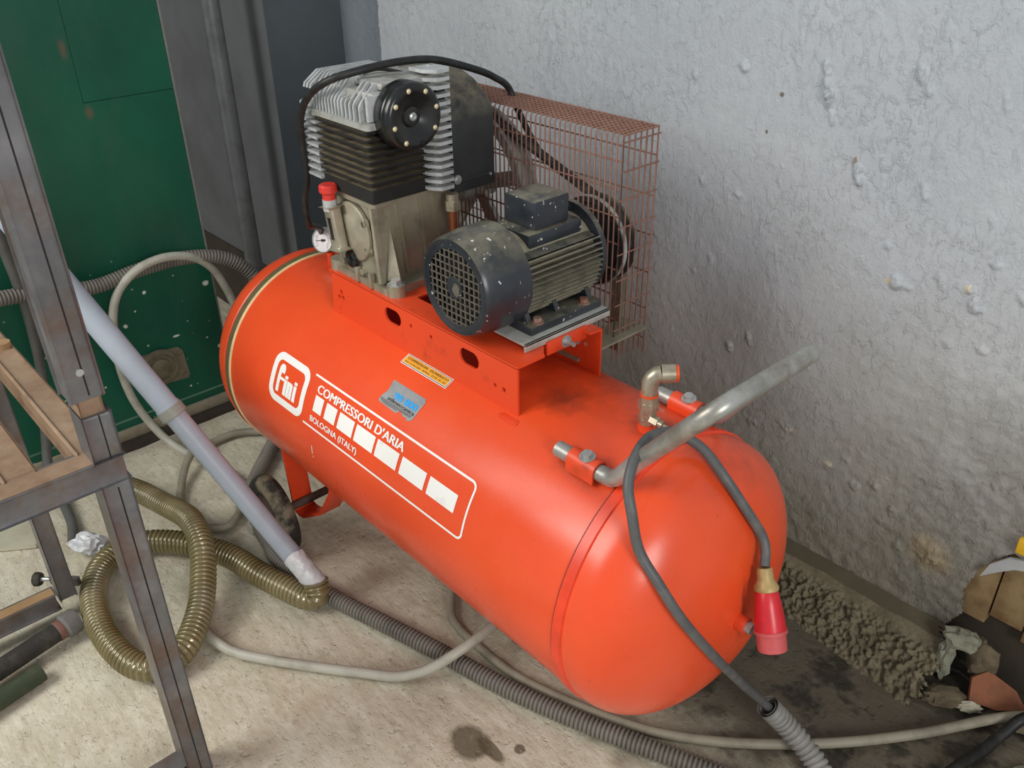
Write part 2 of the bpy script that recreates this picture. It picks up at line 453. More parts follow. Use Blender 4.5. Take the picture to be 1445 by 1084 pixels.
class B:
    def __init__(s):
        s.b = bmesh.new()
    def _ring(s, c, u, v, r, seg, ph=0.0):
        return [s.b.verts.new(c+u*(r*cos(2*pi*k/seg+ph))+v*(r*sin(2*pi*k/seg+ph))) for k in range(seg)]
    def _bridge(s, A, Bv):
        n = len(A)
        for k in range(n):
            try:
                s.b.faces.new((A[k], A[(k+1) % n], Bv[(k+1) % n], Bv[k]))
            except ValueError:
                pass
    def box(s, lo, hi, bev=0.0):
        lo, hi = Vector(lo), Vector(hi)
        ret = bmesh.ops.create_cube(s.b, size=1.0)
        vs = ret['verts']
        c, sz = (lo+hi)/2, hi-lo
        for v in vs:
            v.co = Vector((v.co.x*sz.x, v.co.y*sz.y, v.co.z*sz.z))+c
        if bev:
            es = list({e for v in vs for e in v.link_edges})
            bmesh.ops.bevel(s.b, geom=es, offset=bev, segments=2, affect='EDGES', profile=0.5)
        return s
    def obox(s, p0, p1, w_, h_, up=(0, 0, 1), bev=0.0):
        """bar from p0 to p1 of section w_ x h_ (h_ along up)"""
        p0, p1 = Vector(p0), Vector(p1)
        a = (p1-p0).normalized()
        side = a.cross(Vector(up)).normalized()
        upv = side.cross(a)
        ret = bmesh.ops.create_cube(s.b, size=1.0)
        L = (p1-p0).length
        c = (p0+p1)/2
        for v in ret['verts']:
            q = v.co.copy()
            v.co = c+a*(q.x*L)+side*(q.y*w_)+upv*(q.z*h_)
        if bev:
            es = list({e for v in ret['verts'] for e in v.link_edges})
            bmesh.ops.bevel(s.b, geom=es, offset=bev, segments=2, affect='EDGES', profile=0.5)
        return s
    def cyl(s, p0, p1, ra, rb=None, seg=20, caps=True, ph=0.0):
        p0, p1 = Vector(p0), Vector(p1)
        rb = ra if rb is None else rb
        a, u, v = frame_of(p1-p0)
        A, C = s._ring(p0, u, v, ra, seg, ph), s._ring(p1, u, v, rb, seg, ph)
        s._bridge(A, C)
        if caps:
            s.b.faces.new(list(reversed(A)))
            s.b.faces.new(C)
        return s
    def lathe(s, prof, org, axis, seg=32, close=True):
        """prof: (radius, height along axis)"""
        org = Vector(org)
        a, u, v = frame_of(axis)
        prev = None
        for (r, h) in prof:
            if r < 1e-5:
                cur = [s.b.verts.new(org+a*h)]
            else:
                cur = s._ring(org+a*h, u, v, r, seg)
            if prev is not None:
                if len(prev) == 1 and len(cur) > 1:
                    for k in range(seg):
                        s.b.faces.new((prev[0], cur[(k+1) % seg], cur[k]))
                elif len(cur) == 1 and len(prev) > 1:
                    for k in range(seg):
                        s.b.faces.new((prev[k], prev[(k+1) % seg], cur[0]))
                elif len(cur) > 1:
                    s._bridge(prev, cur)
            prev = cur
        return s
    def tube(s, pts, r, seg=12, caps=True):
        """sweep; r is a number or a list"""
        n = len(pts)
        t0 = (pts[1]-pts[0]).normalized()
        a, u, v = frame_of(t0)
        prev = None
        first = None
        for i in range(n):
            t = (pts[min(n-1, i+1)]-pts[max(0, i-1)])
            if t.length < 1e-9:
                t = t0
            t = t.normalized()
            q = t0.rotation_difference(t)
            u = q @ u
            v = q @ v
            t0 = t
            ri = r[i] if isinstance(r, (list, tuple)) else r
            cur = s._ring(pts[i], u, v, ri, seg)
            if prev is not None:
                s._bridge(prev, cur)
            else:
                first = cur
            prev = cur
        if caps:
            s.b.faces.new(list(reversed(first)))
            s.b.faces.new(prev)
        return s
    def prism(s, poly, fn, h0, h1):
        """poly of 2d points; fn(a,b,h) -> 3d"""
        A = [s.b.verts.new(fn(a, b, h0)) for a, b in poly]
        C = [s.b.verts.new(fn(a, b, h1)) for a, b in poly]
        s._bridge(A, C)
        s.b.faces.new(list(reversed(A)))
        s.b.faces.new(C)
        return s
    def mesh(s, name, mt, smooth=40):
        bmesh.ops.recalc_face_normals(s.b, faces=s.b.faces)
        me = bpy.data.meshes.new(name)
        s.b.to_mesh(me)
        s.b.free()
        if mt:
            me.materials.append(mt)
        if smooth:
            me.polygons.foreach_set('use_smooth', [True]*len(me.polygons))
            me.set_sharp_from_angle(angle=radians(smooth))
        return me
    def obj(s, name, mt, parent=None, smooth=40, loc=None):
        return place(name, s.mesh(name, mt, smooth), parent, loc)

def place(name, me, parent=None, loc=None):
    o = bpy.data.objects.new(name, me)
    COL.objects.link(o)
    if loc is not None:
        o.location = loc
    if parent is not None:
        o.parent = parent
        if parent.type == 'EMPTY':
            o.matrix_parent_inverse = Matrix.Translation(-Vector(parent.location))
        else:
            o.matrix_parent_inverse = Matrix.Translation(-Vector(parent.location)) if parent.location.length else Matrix()
    return o

def thing(name, label, cat, loc=(0, 0, 0), group=None):
    o = bpy.data.objects.new(name, None)
    COL.objects.link(o)
    o.location = loc
    o.empty_display_size = 0.05
    return tag(o, label, cat, group)

def tag(o, label, cat, group=None):
    o['label'] = label
    o['category'] = cat
    if group:
        o['group'] = group
    return o

def struct(o):
    o['kind'] = 'structure'
    return o

def ribbed(path, r, amp, pitch, seg=14, per=6):
    pts = resample(path, pitch/per)
    pf = (1.0, 1.0, 0.8, 0.0, 0.0, 0.8)
    rad = [r-amp+amp*2*pf[i % 6] for i in range(len(pts))]
    return pts, rad

def text_mesh(txt, size, bold=0.0, res=3):
    c = bpy.data.curves.new('lettering', 'FONT')
    c.body = txt
    c.size = size
    c.offset = bold
    c.resolution_u = res
    o = bpy.data.objects.new('lettering', c)
    COL.objects.link(o)
    dg = bpy.context.evaluated_depsgraph_get()
    me = bpy.data.meshes.new_from_object(o.evaluated_get(dg))
    bpy.data.objects.remove(o)
    return me

# ================================================================== SETTING
FZ = 0.0
WY = 0.58

def fnoise(p, sc, oct_=4):
    return noise.fractal(Vector(p)*sc, 1.0, 2.0, oct_)

def grid(name, x0, x1, nx, y0, y1, ny, fn, mt, keep=None):
    vs, fs = [], []
    for j in range(ny+1):
        for i in range(nx+1):
            vs.append(fn(x0+(x1-x0)*i/nx, y0+(y1-y0)*j/ny))
    for j in range(ny):
        for i in range(nx):
            if keep and not keep(x0+(x1-x0)*(i+.5)/nx, y0+(y1-y0)*(j+.5)/ny):
                continue
            a = j*(nx+1)+i
            fs.append((a, a+1, a+nx+2, a+nx+1))
    me = bpy.data.meshes.new(name)
    me.from_pydata(vs, [], fs)
    me.materials.append(mt)
    me.polygons.foreach_set('use_smooth', [True]*len(fs))
    return place(name, me)

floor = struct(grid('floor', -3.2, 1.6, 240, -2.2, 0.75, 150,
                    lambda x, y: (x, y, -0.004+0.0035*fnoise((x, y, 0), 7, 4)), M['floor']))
# broken hole low in the plaster, on the right
HOLE = [(0.315, 0.0), (0.30, 0.10), (0.322, 0.145), (0.312, 0.2), (0.325, 0.26), (0.345, 0.30), (0.37, 0.33), (0.40, 0.335), (0.75, 0.36), (0.75, 0.0)]
def in_poly(x, y, P):
    c = False
    n = len(P)
    for i in range(n):
        (x1, y1), (x2, y2) = P[i], P[(i+1) % n]
        if (y1 > y) != (y2 > y) and x < (x2-x1)*(y-y1)/(y2-y1)+x1:
            c = not c
    return c
LUMPS = [(-0.152, 1.102, .008, .034, .012), (-0.146, 1.075, .009, .022, .012), (-0.131, 1.035, .006, .018, .007), (-0.064, 0.950, .009, .024, .012), (0.009, 1.137, .010, .013, .011),
         (0.030, 1.112, .008, .012, .008), (0.153, 1.114, .007, .018, .005), (0.053, 1.186, .004, .018, .004), (0.020, 0.836, .009, .008, .006), (0.046, 0.771, .013, .015, .012), (0.066, 0.772, .013, .006, .006),
         (0.120, 0.806, .008, .016, .006), (0.173, 0.800, .008, .009, .007), (0.189, 0.775, .012, .015, .011), (0.061, 0.945, .006, .018, .006), (-0.331, 1.103, .012, .011, .009), (-0.446, 1.074, .006, .016, .006),
         (0.203, 0.857, .012, .008, .007), (0.18, 0.925, .006, .010, .005), (-0.404, 0.865, .005, .010, .006), (-0.313, 0.856, .010, .008, .006), (-0.285, 0.515, .010, .010, .010), (-0.24, 0.55, .006, .016, .007),
         (-0.204, 0.355, .016, .012, .008), (0.051, 0.315, .014, .010, .009), (-0.009, 0.329, .011, .010, .008), (0.094, 0.339, .014, .011, .010), (0.142, 0.294, .012, .012, .010), (0.025, 0.365, .010, .008, .007),
         (-0.117, 0.377, .018, .010, .008), (0.225, 0.245, .030, .026, .011), (0.17, 0.225, .012, .010, .008), (0.19, 0.29, .012, .010, .007), (0.12, 0.26, .012, .009, .007), (-0.02, 0.96, .003, .035, .003), (-0.012, 0.90, .003, .03, .003),
         (-0.20, 0.74, .003, .04, .0035), (-0.36, 0.70, .005, .014, .005), (-0.40, 0.66, .004, .012, .004), (0.22, 0.70, .012, .008, .007), (0.16, 0.69, .010, .009, .006), (0.26, 0.81, .012, .010, .007)]
for k in range(260):
    LUMPS.append((random.uniform(-1.0, .7), random.uniform(.35, 1.3), random.uniform(.0020, .0042), random.uniform(.004, .013), random.uniform(.0010, .0028)))
LROW = {}
for L_ in LUMPS:
    for kz in range(int((L_[1]-1.6*L_[3])*50), int((L_[1]+1.6*L_[3])*50)+1):
        LROW.setdefault(kz, []).append(L_)
def wall_fn(x, z):
    h = 0.003*fnoise((x, 3.1, z), 3.0, 2) + 0.0009*fnoise((x, 7.7, z*0.8), 40, 3)
    low = max(0.0, min(1.0, (0.45-z)/0.3))
    rgh = max(0.0, min(1.0, (x+0.1)/0.5))*max(0.0, min(1.0, (0.75-z)/0.3))
    h += 0.0055*max(low*0.5, rgh)*fnoise((x, 1.7, z), 36, 3)
    for (lx, lz, sx, sz, a) in LROW.get(int(z*50), ()):
        dz = (z-lz)/sz
        dx = (x-lx+0.30*(z-lz))/sx
        q = dx*dx+dz*dz
        if q < 2.2:
            q += 1.3*noise.noise(Vector((x*170, lx*50, z*120)))
            if q < 1:
                h += a*(0.6 if z < 0.45 else 0.85)*(max(0.0, 1-max(q, 0)))**0.55*(0.75+0.45*dx)
    return (x, WY-h, z)
wall = struct(grid('wall_right', -1.78, 0.9, 760, -0.02, 1.6, 460, wall_fn, M['plaster'],
                   keep=lambda x, z: not in_poly(x, z, HOLE)))

# footing: trowelled ledge and rough cast slope at the bottom of that wall
def ledge_fn(x, t):
    # t 0..1 on the ledge, 1..2 down the rough face
    n1 = fnoise((x, t, 5.0), 14, 3)
    if t <= 1:
        return (x, WY-0.024*t+0.002*n1, 0.100-0.020*t+0.003*n1*t)
    k = t-1
    yb = 0.47-0.14*max(0, x+0.05)
    y = (WY-0.024)*(1-k)+yb*k
    z = 0.08*(1-k)-0.012*k
    rough = fnoise((x, y, z), 110, 4)*0.5+0.75*abs(fnoise((x, y, z), 46, 3))
    env = min(1.0, max(0.06, (k-0.10)*6))*min(1.0, (1.02-k)*5)*0.85
    return (x, y-0.016*rough*env, z+0.020*rough*env)
struct(grid('trim_1', -1.0, 0.40, 260, 0.0, 1.0, 10, ledge_fn, M['ledge'], keep=lambda x, t: x < 0.305+0.03*fnoise((x, t, 2), 9, 3)))
struct(grid('trim_2', -0.6, 0.42, 400, 1.0, 2.0, 56, ledge_fn, M['rough_concrete'], keep=lambda x, t: x < 0.325+0.03*fnoise((x, t, 2), 9, 3)))

# recess behind the hole: boards
rec = struct(B().box((0.2, WY+0.045, -0.02), (1.2, WY+0.06, 0.6)).obj('trim_3', M['dado'], None, 0))
for k, (xa, xb, dy) in enumerate(((0.25, 0.36, 0.0), (0.363, 0.425, 0.006), (0.428, 0.6, 0.002), (0.603, 0.8, 0.0))):
    B().box((xa, WY+0.018+dy, 0.135+0.02*(k % 2)), (xb, WY+0.044, 0.5), 0.002).obj('board', M['board'], rec)
# curled flake of plaster hanging over the hole
bb = B()
pl = [(0.334, 0.262), (0.344, 0.297), (0.37, 0.328), (0.40, 0.339), (0.44, 0.352), (0.432, 0.337), (0.405, 0.318), (0.385, 0.310), (0.36, 0.288)]
bb.prism(pl, lambda a, b, h: Vector((a, WY-0.006-h-0.03*max(0, 0.33-b)*1.5, b)), 0.0, 0.006)
fl = bb.obj('plaster_flake', simple('pale_plaster_edge', (168, 170, 170), 0.8, 0, 0.3, (132, 132, 128), 0.5, 40), wall, 0)
# corner and dark walls on the left of it
struct(B().box((-1.85, 0.333, -0.02), (-1.75, WY+0.05, 2.6)).obj('wall_back', M['pillar_shaded'], None, 0))
A = struct(B().box((-2.9, 0.33, -0.02), (-1.7505, 0.3335, 2.6)).obj('wall_niche', M['pillar'], None, 0))
struct(B().box((-2.9, 0.322, -0.02), (-1.752, 0.331, 0.265)).obj('baseboard_niche', M['dado'], None, 0))
struct(B().box((-2.95, -1.7, -0.02), (-2.9, 0.36, 2.6)).obj('wall_rear', M['pillar_shaded'], None, 0))

# green metal door: separate sheets with real joints
DX = -1.65
door = struct(B().box((DX-0.035, -1.6, 0.03), (DX-0.003, -0.004, 2.3)).obj('door_1', M['seam'], None, 0))
DZ0, DZ1 = 0.055, 2.3
def panel(poly):
    return B().prism(poly, lambda a, c, h: Vector((DX+h, a, c)), -0.003, 0.001).obj('door_panel', M['door'], door, 0)
panel([(-0.233, 0.955), (-0.006, 0.955), (-0.006, DZ1), (-0.233, DZ1)])
panel([(-1.6, DZ0), (-0.006, DZ0), (-0.006, 0.9535), (-0.2340, 0.9535), (-0.2340, DZ1), (-1.6, DZ1)])
B().box((DX-0.036, -0.0045, 0.05), (DX+0.0015, 0.001, 2.3), 0.001).obj('door_edge', M['door_edge'], door)
B().box((DX+0.001, -1.6, 0.078), (DX+0.0022, -0.006, 0.084)).obj('pale_stripe', M['stripe'], door, 0)
B().box((DX-0.02, -1.6, 0.022), (DX+0.012, 0.0, 0.055), 0.004).obj('door_sill', M['sill'], door)
struct(B().box((DX-0.02, -1.7, -0.02), (DX+0.03, 0.01, 0.024), 0.003).obj('trim_4', M['rail'], None))
lp = [(-0.262, 0.262), (-0.128, 0.252), (-0.118, 0.24), (-0.112, 0.158), (-0.118, 0.148), (-0.252, 0.158), (-0.262, 0.168)]
bb = B().prism(lp, lambda a, b, h: Vector((DX+h, a-0.016, b)), 0.0, 0.008)
lock = bb.obj('lock_plate', M['lock'], door)
B().lathe([(0.056, 0), (0.056, 0.006), (0.05, 0.010), (0.044, 0.010), (0.040, 0.003), (0.030, 0.003), (0.028, 0.012), (0.022, 0.015), (0, 0.016)], (DX+0.008, -0.208, 0.210), (1, 0, 0), 32).obj('lock_cylinder', M['lock'], lock)
for (a, b) in ((-0.13, 0.238), (-0.245, 0.25), (-0.125, 0.162)):
    B().cyl((DX+0.008, a-0.016, b), (DX+0.011, a-0.016, b), 0.006, seg=10).obj('rivet', M['lock'], lock)

# ================================================================== WALL PIPE
vp = B().cyl((-1.83, 0.215, -0.005), (-1.83, 0.215, 2.6), 0.026, seg=20).obj('drain_pipe', M['pipe_dark'])
tag(vp, 'vertical grey steel pipe standing in the dark niche beside the green door', 'pipe')

# ================================================================== COMPRESSOR
AX, AZ, R, L = 0.0, 0.42, 0.25, 1.043
comp = thing('air_compressor', 'large orange-red horizontal air compressor with pump and motor on top', 'compressor', (-0.5, 0, 0))
prof = [(0, -L-0.17)]
def head(sgn, x0, depth=0.135, st=0.035):
    out = []
    for k in range(0, 19):
        a = (pi/2)*k/18
        out.append((R*cos(a)**0.92 if k < 18 else 0.0, x0+sgn*(st+depth*sin(a))))
    return out
far_h = [(r_, x_) for r_, x_ in head(-1, -L)][::-1]
near_h = head(1, 0.0)
pr = far_h + [(R, -L)] + [(R, -L+L*k/8) for k in range(1, 8)] + [(R, 0.0)] + near_h
tank = B().lathe(pr, (0, 0, AZ), (1, 0, 0), 96).obj('tank', M['tank'], comp, 30)
def ringband(x0, x1, dr, name, mt):
    B().lathe([(R-0.001, x0), (R+dr, x0+0.002), (R+dr, x1-0.002), (R-0.001, x1)], (0, 0, AZ), (1, 0, 0), 96).obj(name, mt, tank)
ringband(0.0, 0.021, 0.0034, 'weld_seam', simple('bright_red_band', (230, 66, 32), 0.34))
ringband(-0.0018, 0.0008, 0.0010, 'seam_edge', simple('dark_red_joint', (128, 44, 28), 0.6))
ringband(-L-0.004, -L+0.004, 0.0024, 'trim_line', M['gold'])
ringband(-L-0.022, -L-0.005, 0.0018, 'sealed_joint', M['olive'])
ringband(-L-0.030, -L-0.0225, 0.0026, 'weld_seam', M['tank'])
# drain boss on the near end
B().cyl((0.14, -0.008, 0.418), (0.186, -0.008, 0.418), 0.014, seg=20).obj('drain_boss', M['red'], tank)
B().cyl((0.186, -0.008, 0.418), (0.196, -0.008, 0.418), 0.0095, seg=8).obj('drain_plug', M['zinc'], tank)

# ---- decals wrapped on the shell; (x, v): v is the arc length above the side line
def wrap(x, v, off):
    a = v/R
    return Vector((x, -(R+off)*cos(a), AZ+(R+off)*sin(a)))
def strip_quad(bm, quads, off):
    pass
def decal_poly(polys, name, mt, off=0.0006, thick=0.0004, parent=None, split=0.012):
    b = bmesh.new()
    for P in polys:
        vs = [b.verts.new((x, v, 0)) for x, v in P]
        b.faces.new(vs)
    bmesh.ops.triangulate(b, faces=b.faces)
    cut(b, split)
    for v in b.verts:
        v.co = wrap(v.co.x, v.co.y, off)
    return fin(b, name, mt, parent or tank)
def cut(b, step):
    ys = [v.co.y for v in b.verts]
    y = math.floor(min(ys)/step)*step
    while y < max(ys):
        g = list(b.verts)+list(b.edges)+list(b.faces)
        bmesh.ops.bisect_plane(b, geom=g, plane_co=(0, y, 0), plane_no=(0, 1, 0), dist=1e-6)
        y += step
def fin(b, name, mt, parent):
    me = bpy.data.meshes.new(name)
    for f in b.faces:
        f.smooth = True
    bmesh.ops.recalc_face_normals(b, faces=b.faces)
    # outward
    for f in b.faces:
        c = f.calc_center_median()
        if f.normal.dot(Vector((0, c.y, c.z-AZ))) < 0:
            f.normal_flip()
    b.to_mesh(me)
    b.free()
    me.materials.append(mt)
    return place(name, me, parent)
def decal_ring(outer, inner, name, mt, off=0.0006):
    b = bmesh.new()
    A_ = [b.verts.new((x, v, 0)) for x, v in outer]
    C_ = [b.verts.new((x, v, 0)) for x, v in inner]
    n = len(A_)
    for k in range(n):
        b.faces.new((A_[k], A_[(k+1) % n], C_[(k+1) % n], C_[k]))
    bmesh.ops.triangulate(b, faces=b.faces)
    cut(b, 0.012)
    for v in b.verts:
        v.co = wrap(v.co.x, v.co.y, off)
    return fin(b, name, mt, tank)
def rrect(x0, x1, y0, y1, r, n=8):
    P = []
    for cx, cy, a0 in ((x1-r, y1-r, 0), (x0+r, y1-r, pi/2), (x0+r, y0+r, pi), (x1-r, y0+r, 1.5*pi)):
        for k in range(n+1):
            a = a0+(pi/2)*k/n
            P.append((cx+r*cos(a), cy+r*sin(a)))
    return P
def decal_text(txt, x0, x1, v0, cap, name, mt, bold=0.0, off=0.0007):
    me = text_mesh(txt, 1.0, 0.0)
    b = bmesh.new()
    for k in ((-1, 0, 1) if bold else (0,)):
        n0 = len(b.verts)
        b.from_mesh(me)
        b.verts.ensure_lookup_table()
        for v in b.verts[n0:]:
            v.co.x += k*bold
            v.co.z = k*0.1
    bpy.data.meshes.remove(me)
    xs = [v.co.x for v in b.verts]
    xa, xb = min(xs), max(xs)
    cap0 = 0.729
    for v in b.verts:
        v.co = Vector((x0+(v.co.x-xa)/(xb-xa)*(x1-x0), v0+v.co.y/cap0*cap, v.co.z))
    bmesh.ops.triangulate(b, faces=b.faces)
    cut(b, 0.006)
    for v in b.verts:
        v.co = wrap(v.co.x, v.co.y, off+v.co.z*0.001)
    return fin(b, name, mt, tank)

decal_ring(rrect(-0.868, -0.733, 0.053, 0.160, 0.026), rrect(-0.8525, -0.748, 0.0685, 0.1445, 0.014), 'logo_frame', M['white'])
# logo lettering: tall joined strokes
bz = []
def q(x0, x1, v0, v1):
    bz.append([(x0, v0), (x1, v0), (x1, v1), (x0, v1)])
lx0, lx1 = -0.842, -0.759
u = (lx1-lx0)/7.6
V0, V1, VT = 0.0765, 0.1115, 0.137
# f : stem with a hooked top
q(lx0, lx0+u, V0, 0.128)
arc = []
for k in range(9):
    a = pi-pi*k/8
    arc.append((lx0+u*1.0+u*1.0*cos(a), 0.1265+0.0115*sin(a)))
arc += [(lx0+u*2.0, 0.118), (lx0+u*1.05, 0.118), (lx0+u*1.05, 0.1265)]
bz.append([(lx0, 0.1262)]+arc[1:9]+[(lx0+u*2.0, 0.1195), (lx0+u*1.0, 0.1195), (lx0+u*1.0, 0.1262)])
q(lx0+u*1.0, lx0+u*2.45, 0.1045, 0.1105)
q(lx0+u*2.5, lx0+u*3.5, V0, V1-0.001)      # i
q(lx0+u*2.5, lx0+u*3.5, V1+0.001, V1+0.0075)  # dot
q(lx0+u*3.6, lx0+u*4.6, V0, V1-0.001)      # n
q(lx0+u*4.68, lx0+u*5.6, V0, V1-0.003)
bz.append([(lx0+u*4.6, V1-0.001), (lx0+u*4.6, V1-0.008), (lx0+u*5.5, V1-0.008), (lx0+u*5.5, V1-0.003), (lx0+u*5.2, V1-0.001)])
q(lx0+u*5.9, lx0+u*6.9, V0, V1-0.001)      # i
q(lx0+u*5.9, lx0+u*6.9, V1+0.001, V1+0.0075)
decal_poly(bz, 'logo_lettering', M['white'])
# frame line with rounded right end
t_ = 0.0042
outer = [(-0.722, 0.160), (-0.235, 0.160)]
inner = [(-0.722, 0.160-t_), (-0.235, 0.160-t_)]
for k in range(1, 8):
    a = pi/2-(pi/2)*k/8
    outer.append((-0.235+0.014*cos(a), 0.146+0.014*sin(a)))
    inner.append((-0.235+(0.014-t_)*cos(a), 0.146+(0.014-t_)*sin(a)))
outer += [(-0.221, 0.146), (-0.221, 0.066)]
inner += [(-0.221-t_, 0.146), (-0.221-t_, 0.066)]
for k in range(1, 8):
    a = -(pi/2)*k/8
    outer.append((-0.235+0.014*cos(a), 0.066+0.014*sin(a)))
    inner.append((-0.235+(0.014-t_)*cos(a), 0.066+(0.014-t_)*sin(a)))
outer += [(-0.235, 0.052), (-0.726, 0.052)]
inner += [(-0.235, 0.052+t_), (-0.726, 0.052+t_)]
quads = []
for k in range(len(outer)-1):
    quads.append([outer[k], outer[k+1], inner[k+1], inner[k]])
decal_poly(quads, 'border_line', M['white'])
for (x0, x1) in ((-0.698, -0.668), (-0.657, -0.620), (-0.6105, -0.560), (-0.5525, -0.4915), (-0.484, -0.4175), (-0.4075, -0.3375), (-0.3275, -0.2525)):
    decal_poly([[(x0, 0.0897), (x1, 0.0897), (x1, 0.1228), (x0, 0.1228)]], 'white_block', M['white'])
decal_text("COMPRESSORI D'ARIA", -0.700, -0.411, 0.1285, 0.0178, 'lettering', M['white'], 0.042)
decal_text("BOLOGNA (ITALY)", -0.702, -0.536, 0.0668, 0.0128, 'lettering', M['white'], 0.036)
# grey torn sticker
decal_poly([[(-0.525, 0.196), (-0.519, 0.205), (-0.518, 0.213), (-0.521, 0.231), (-0.424, 0.231), (-0.4195, 0.224), (-0.424, 0.189), (-0.429, 0.183), (-0.438, 0.1795), (-0.440, 0.184), (-0.450, 0.183), (-0.462, 0.189), (-0.468, 0.182), (-0.474, 0.181), (-0.524, 0.183), (-0.527, 0.186)]],
           'grey_sticker', M['greyfoil'], 0.0006)
decal_text("98 800", -0.497, -0.428, 0.2015, 0.0135, 'sticker_lettering', M['cyan'], 0.05, 0.0011)
decal_text("stilmeccanica", -0.507, -0.427, 0.1935, 0.0078, 'sticker_lettering', M['blackink'], 0.02, 0.0011)
decal_poly([[(-0.524, 0.1915), (-0.43, 0.1915), (-0.43, 0.1905), (-0.524, 0.1905)], [(-0.523, 0.189), (-0.432, 0.189), (-0.432, 0.188), (-0.523, 0.188)], [(-0.518, 0.1863), (-0.47, 0.1863), (-0.47, 0.1853), (-0.518, 0.1853)]], 'sticker_line', M['blackink'], 0.0011)
# yellow sticker under the bracket
decal_poly([[(-0.539, 0.2655), (-0.404, 0.2655), (-0.404, 0.2893), (-0.539, 0.2893)]], 'yellow_sticker', M['white'], 0.0006)
decal_poly([[(-0.5375, 0.267), (-0.4055, 0.267), (-0.4055, 0.2878), (-0.5375, 0.2878)]], 'sticker_line', M['blackink'], 0.0009)
decal_poly([[(-0.5365, 0.2683), (-0.4065, 0.2683), (-0.4065, 0.2865), (-0.5365, 0.2865)]], 'sticker_line', M['white'], 0.0012)
decal_poly([[(-0.535, 0.2692), (-0.408, 0.2692), (-0.408, 0.2857), (-0.535, 0.2857)]], 'sticker_face', M['yellow'], 0.0015)
decal_text("COMPRESSORE  ESONERATO", -0.531, -0.411, 0.2785, 0.0052, 'sticker_lettering', M['brownink'], 0.02, 0.0019)
decal_text("dal Controllo  ISPESL  D.M. N. 49", -0.531, -0.412, 0.2715, 0.0036, 'sticker_lettering', M['brownink'], 0.0, 0.0019)
# scratch to bare white
decal_poly([[(-0.695, 0.012), (-0.692, 0.012), (-0.6925, -0.008), (-0.695, -0.006)], [(-0.6945, -0.013), (-0.692, -0.013), (-0.692, -0.017), (-0.6945, -0.017)]], 'bare_scratch', M['white'])

# ---- mounting bracket (bent sheet channel)
BX0, BX1, BY, BT = -0.80, -0.236, 0.101, 0.742
def oval(cx, cz, hw, hh, n=6, tilt=0.0):
    P = []
    rr_ = min(hw, hh)
    for k in range(4*n):
        a = 2*pi*k/(4*n)
        sx = (hw-rr_) * (1 if cos(a) > 0 else -1)
        sz = (hh-rr_) * (1 if sin(a) > 0 else -1)
        P.append((cx+sx+rr_*cos(a), cz+sz+rr_*sin(a)))
    return P
def plate_with_holes(outline, holes, fn, th, name, mt, parent):
    """flat plate by triangulated fill, given thickness"""
    b = bmesh.new()
    loops = []
    edges = []
    for P in [outline]+holes:
        vs = [b.verts.new((x, y, 0)) for x, y in P]
        for k in range(len(vs)):
            edges.append(b.edges.new((vs[k], vs[(k+1) % len(vs)])))
    bmesh.ops.triangle_fill(b, edges=edges, use_beauty=True, use_dissolve=False)
    ex = bmesh.ops.extrude_face_region(b, geom=list(b.faces))
    for v in ex['geom']:
        if isinstance(v, bmesh.types.BMVert):
            v.co.z = th
    for v in b.verts:
        v.co = fn(v.co.x, v.co.y, v.co.z)
    bmesh.ops.recalc_face_normals(b, faces=b.faces)
    me = bpy.data.meshes.new(name)
    b.to_mesh(me)
    b.free()
    me.materials.append(mt)
    return place(name, me, parent)
zb = AZ+sqrt(R*R-BY*BY)
holes = [oval(-0.583, 0.7105, 0.026, 0.0155), oval(-0.359, 0.7105, 0.026, 0.0155)]
for (hx, hz, hr) in ((-0.770, 0.690, .005), (-0.756, 0.692, .005), (-0.761, 0.703, .005), (-0.526, 0.712, .004), (-0.466, 0.712, .004), (-0.292, 0.686, .004), (-0.270, 0.686, .005)):
    holes.append([(hx+hr*cos(2*pi*k/10), hz+hr*sin(2*pi*k/10)) for k in range(10)])
bracket = plate_with_holes([(BX0, zb-0.004), (BX1, zb-0.004), (BX1, BT-0.003), (BX0+0.01, BT-0.003)], holes, lambda x, z, h: Vector((x, -BY+h, z)), 0.004, 'mounting_bracket', M['red'], comp)
plate_with_holes([(BX0, zb-0.004), (BX1, zb-0.004), (BX1, BT-0.003), (BX0, BT-0.003)], [[(-0.27+0.005*cos(2*pi*k/10), 0.70+0.005*sin(2*pi*k/10)) for k in range(10)]], lambda x, z, h: Vector((x, BY-h, z)), 0.004, 'rear_flange', M['red'], bracket)
# top plate with its cut-out and notched near end
slot = [(-0.565, -0.055), (-0.49, -0.055), (-0.48, -0.045), (-0.48, 0.05), (-0.49, 0.06), (-0.555, 0.06), (-0.565, 0.05)]
top_out = [(BX0, -BY), (BX1, -BY), (BX1, -BY+0.062), (BX1-0.008, -0.034), (BX1-0.02, -0.022), (-0.275, -0.004), (-0.282, 0.012), (-0.282, 0.062), (-0.27, 0.07), (BX1-0.004, 0.074), (BX1, BY), (BX0, BY)]
plate_with_holes(top_out, [slot], lambda x, y, h: Vector((x, y, BT-0.004+h)), 0.004, 'top_plate', M['red'], bracket)
# foot flange welded on tank, near corner
B().box((BX1-0.03, -BY-0.016, zb-0.010), (BX1+0.012, -BY+0.004, zb-0.002), 0.002).obj('weld_foot', M['red'], bracket)
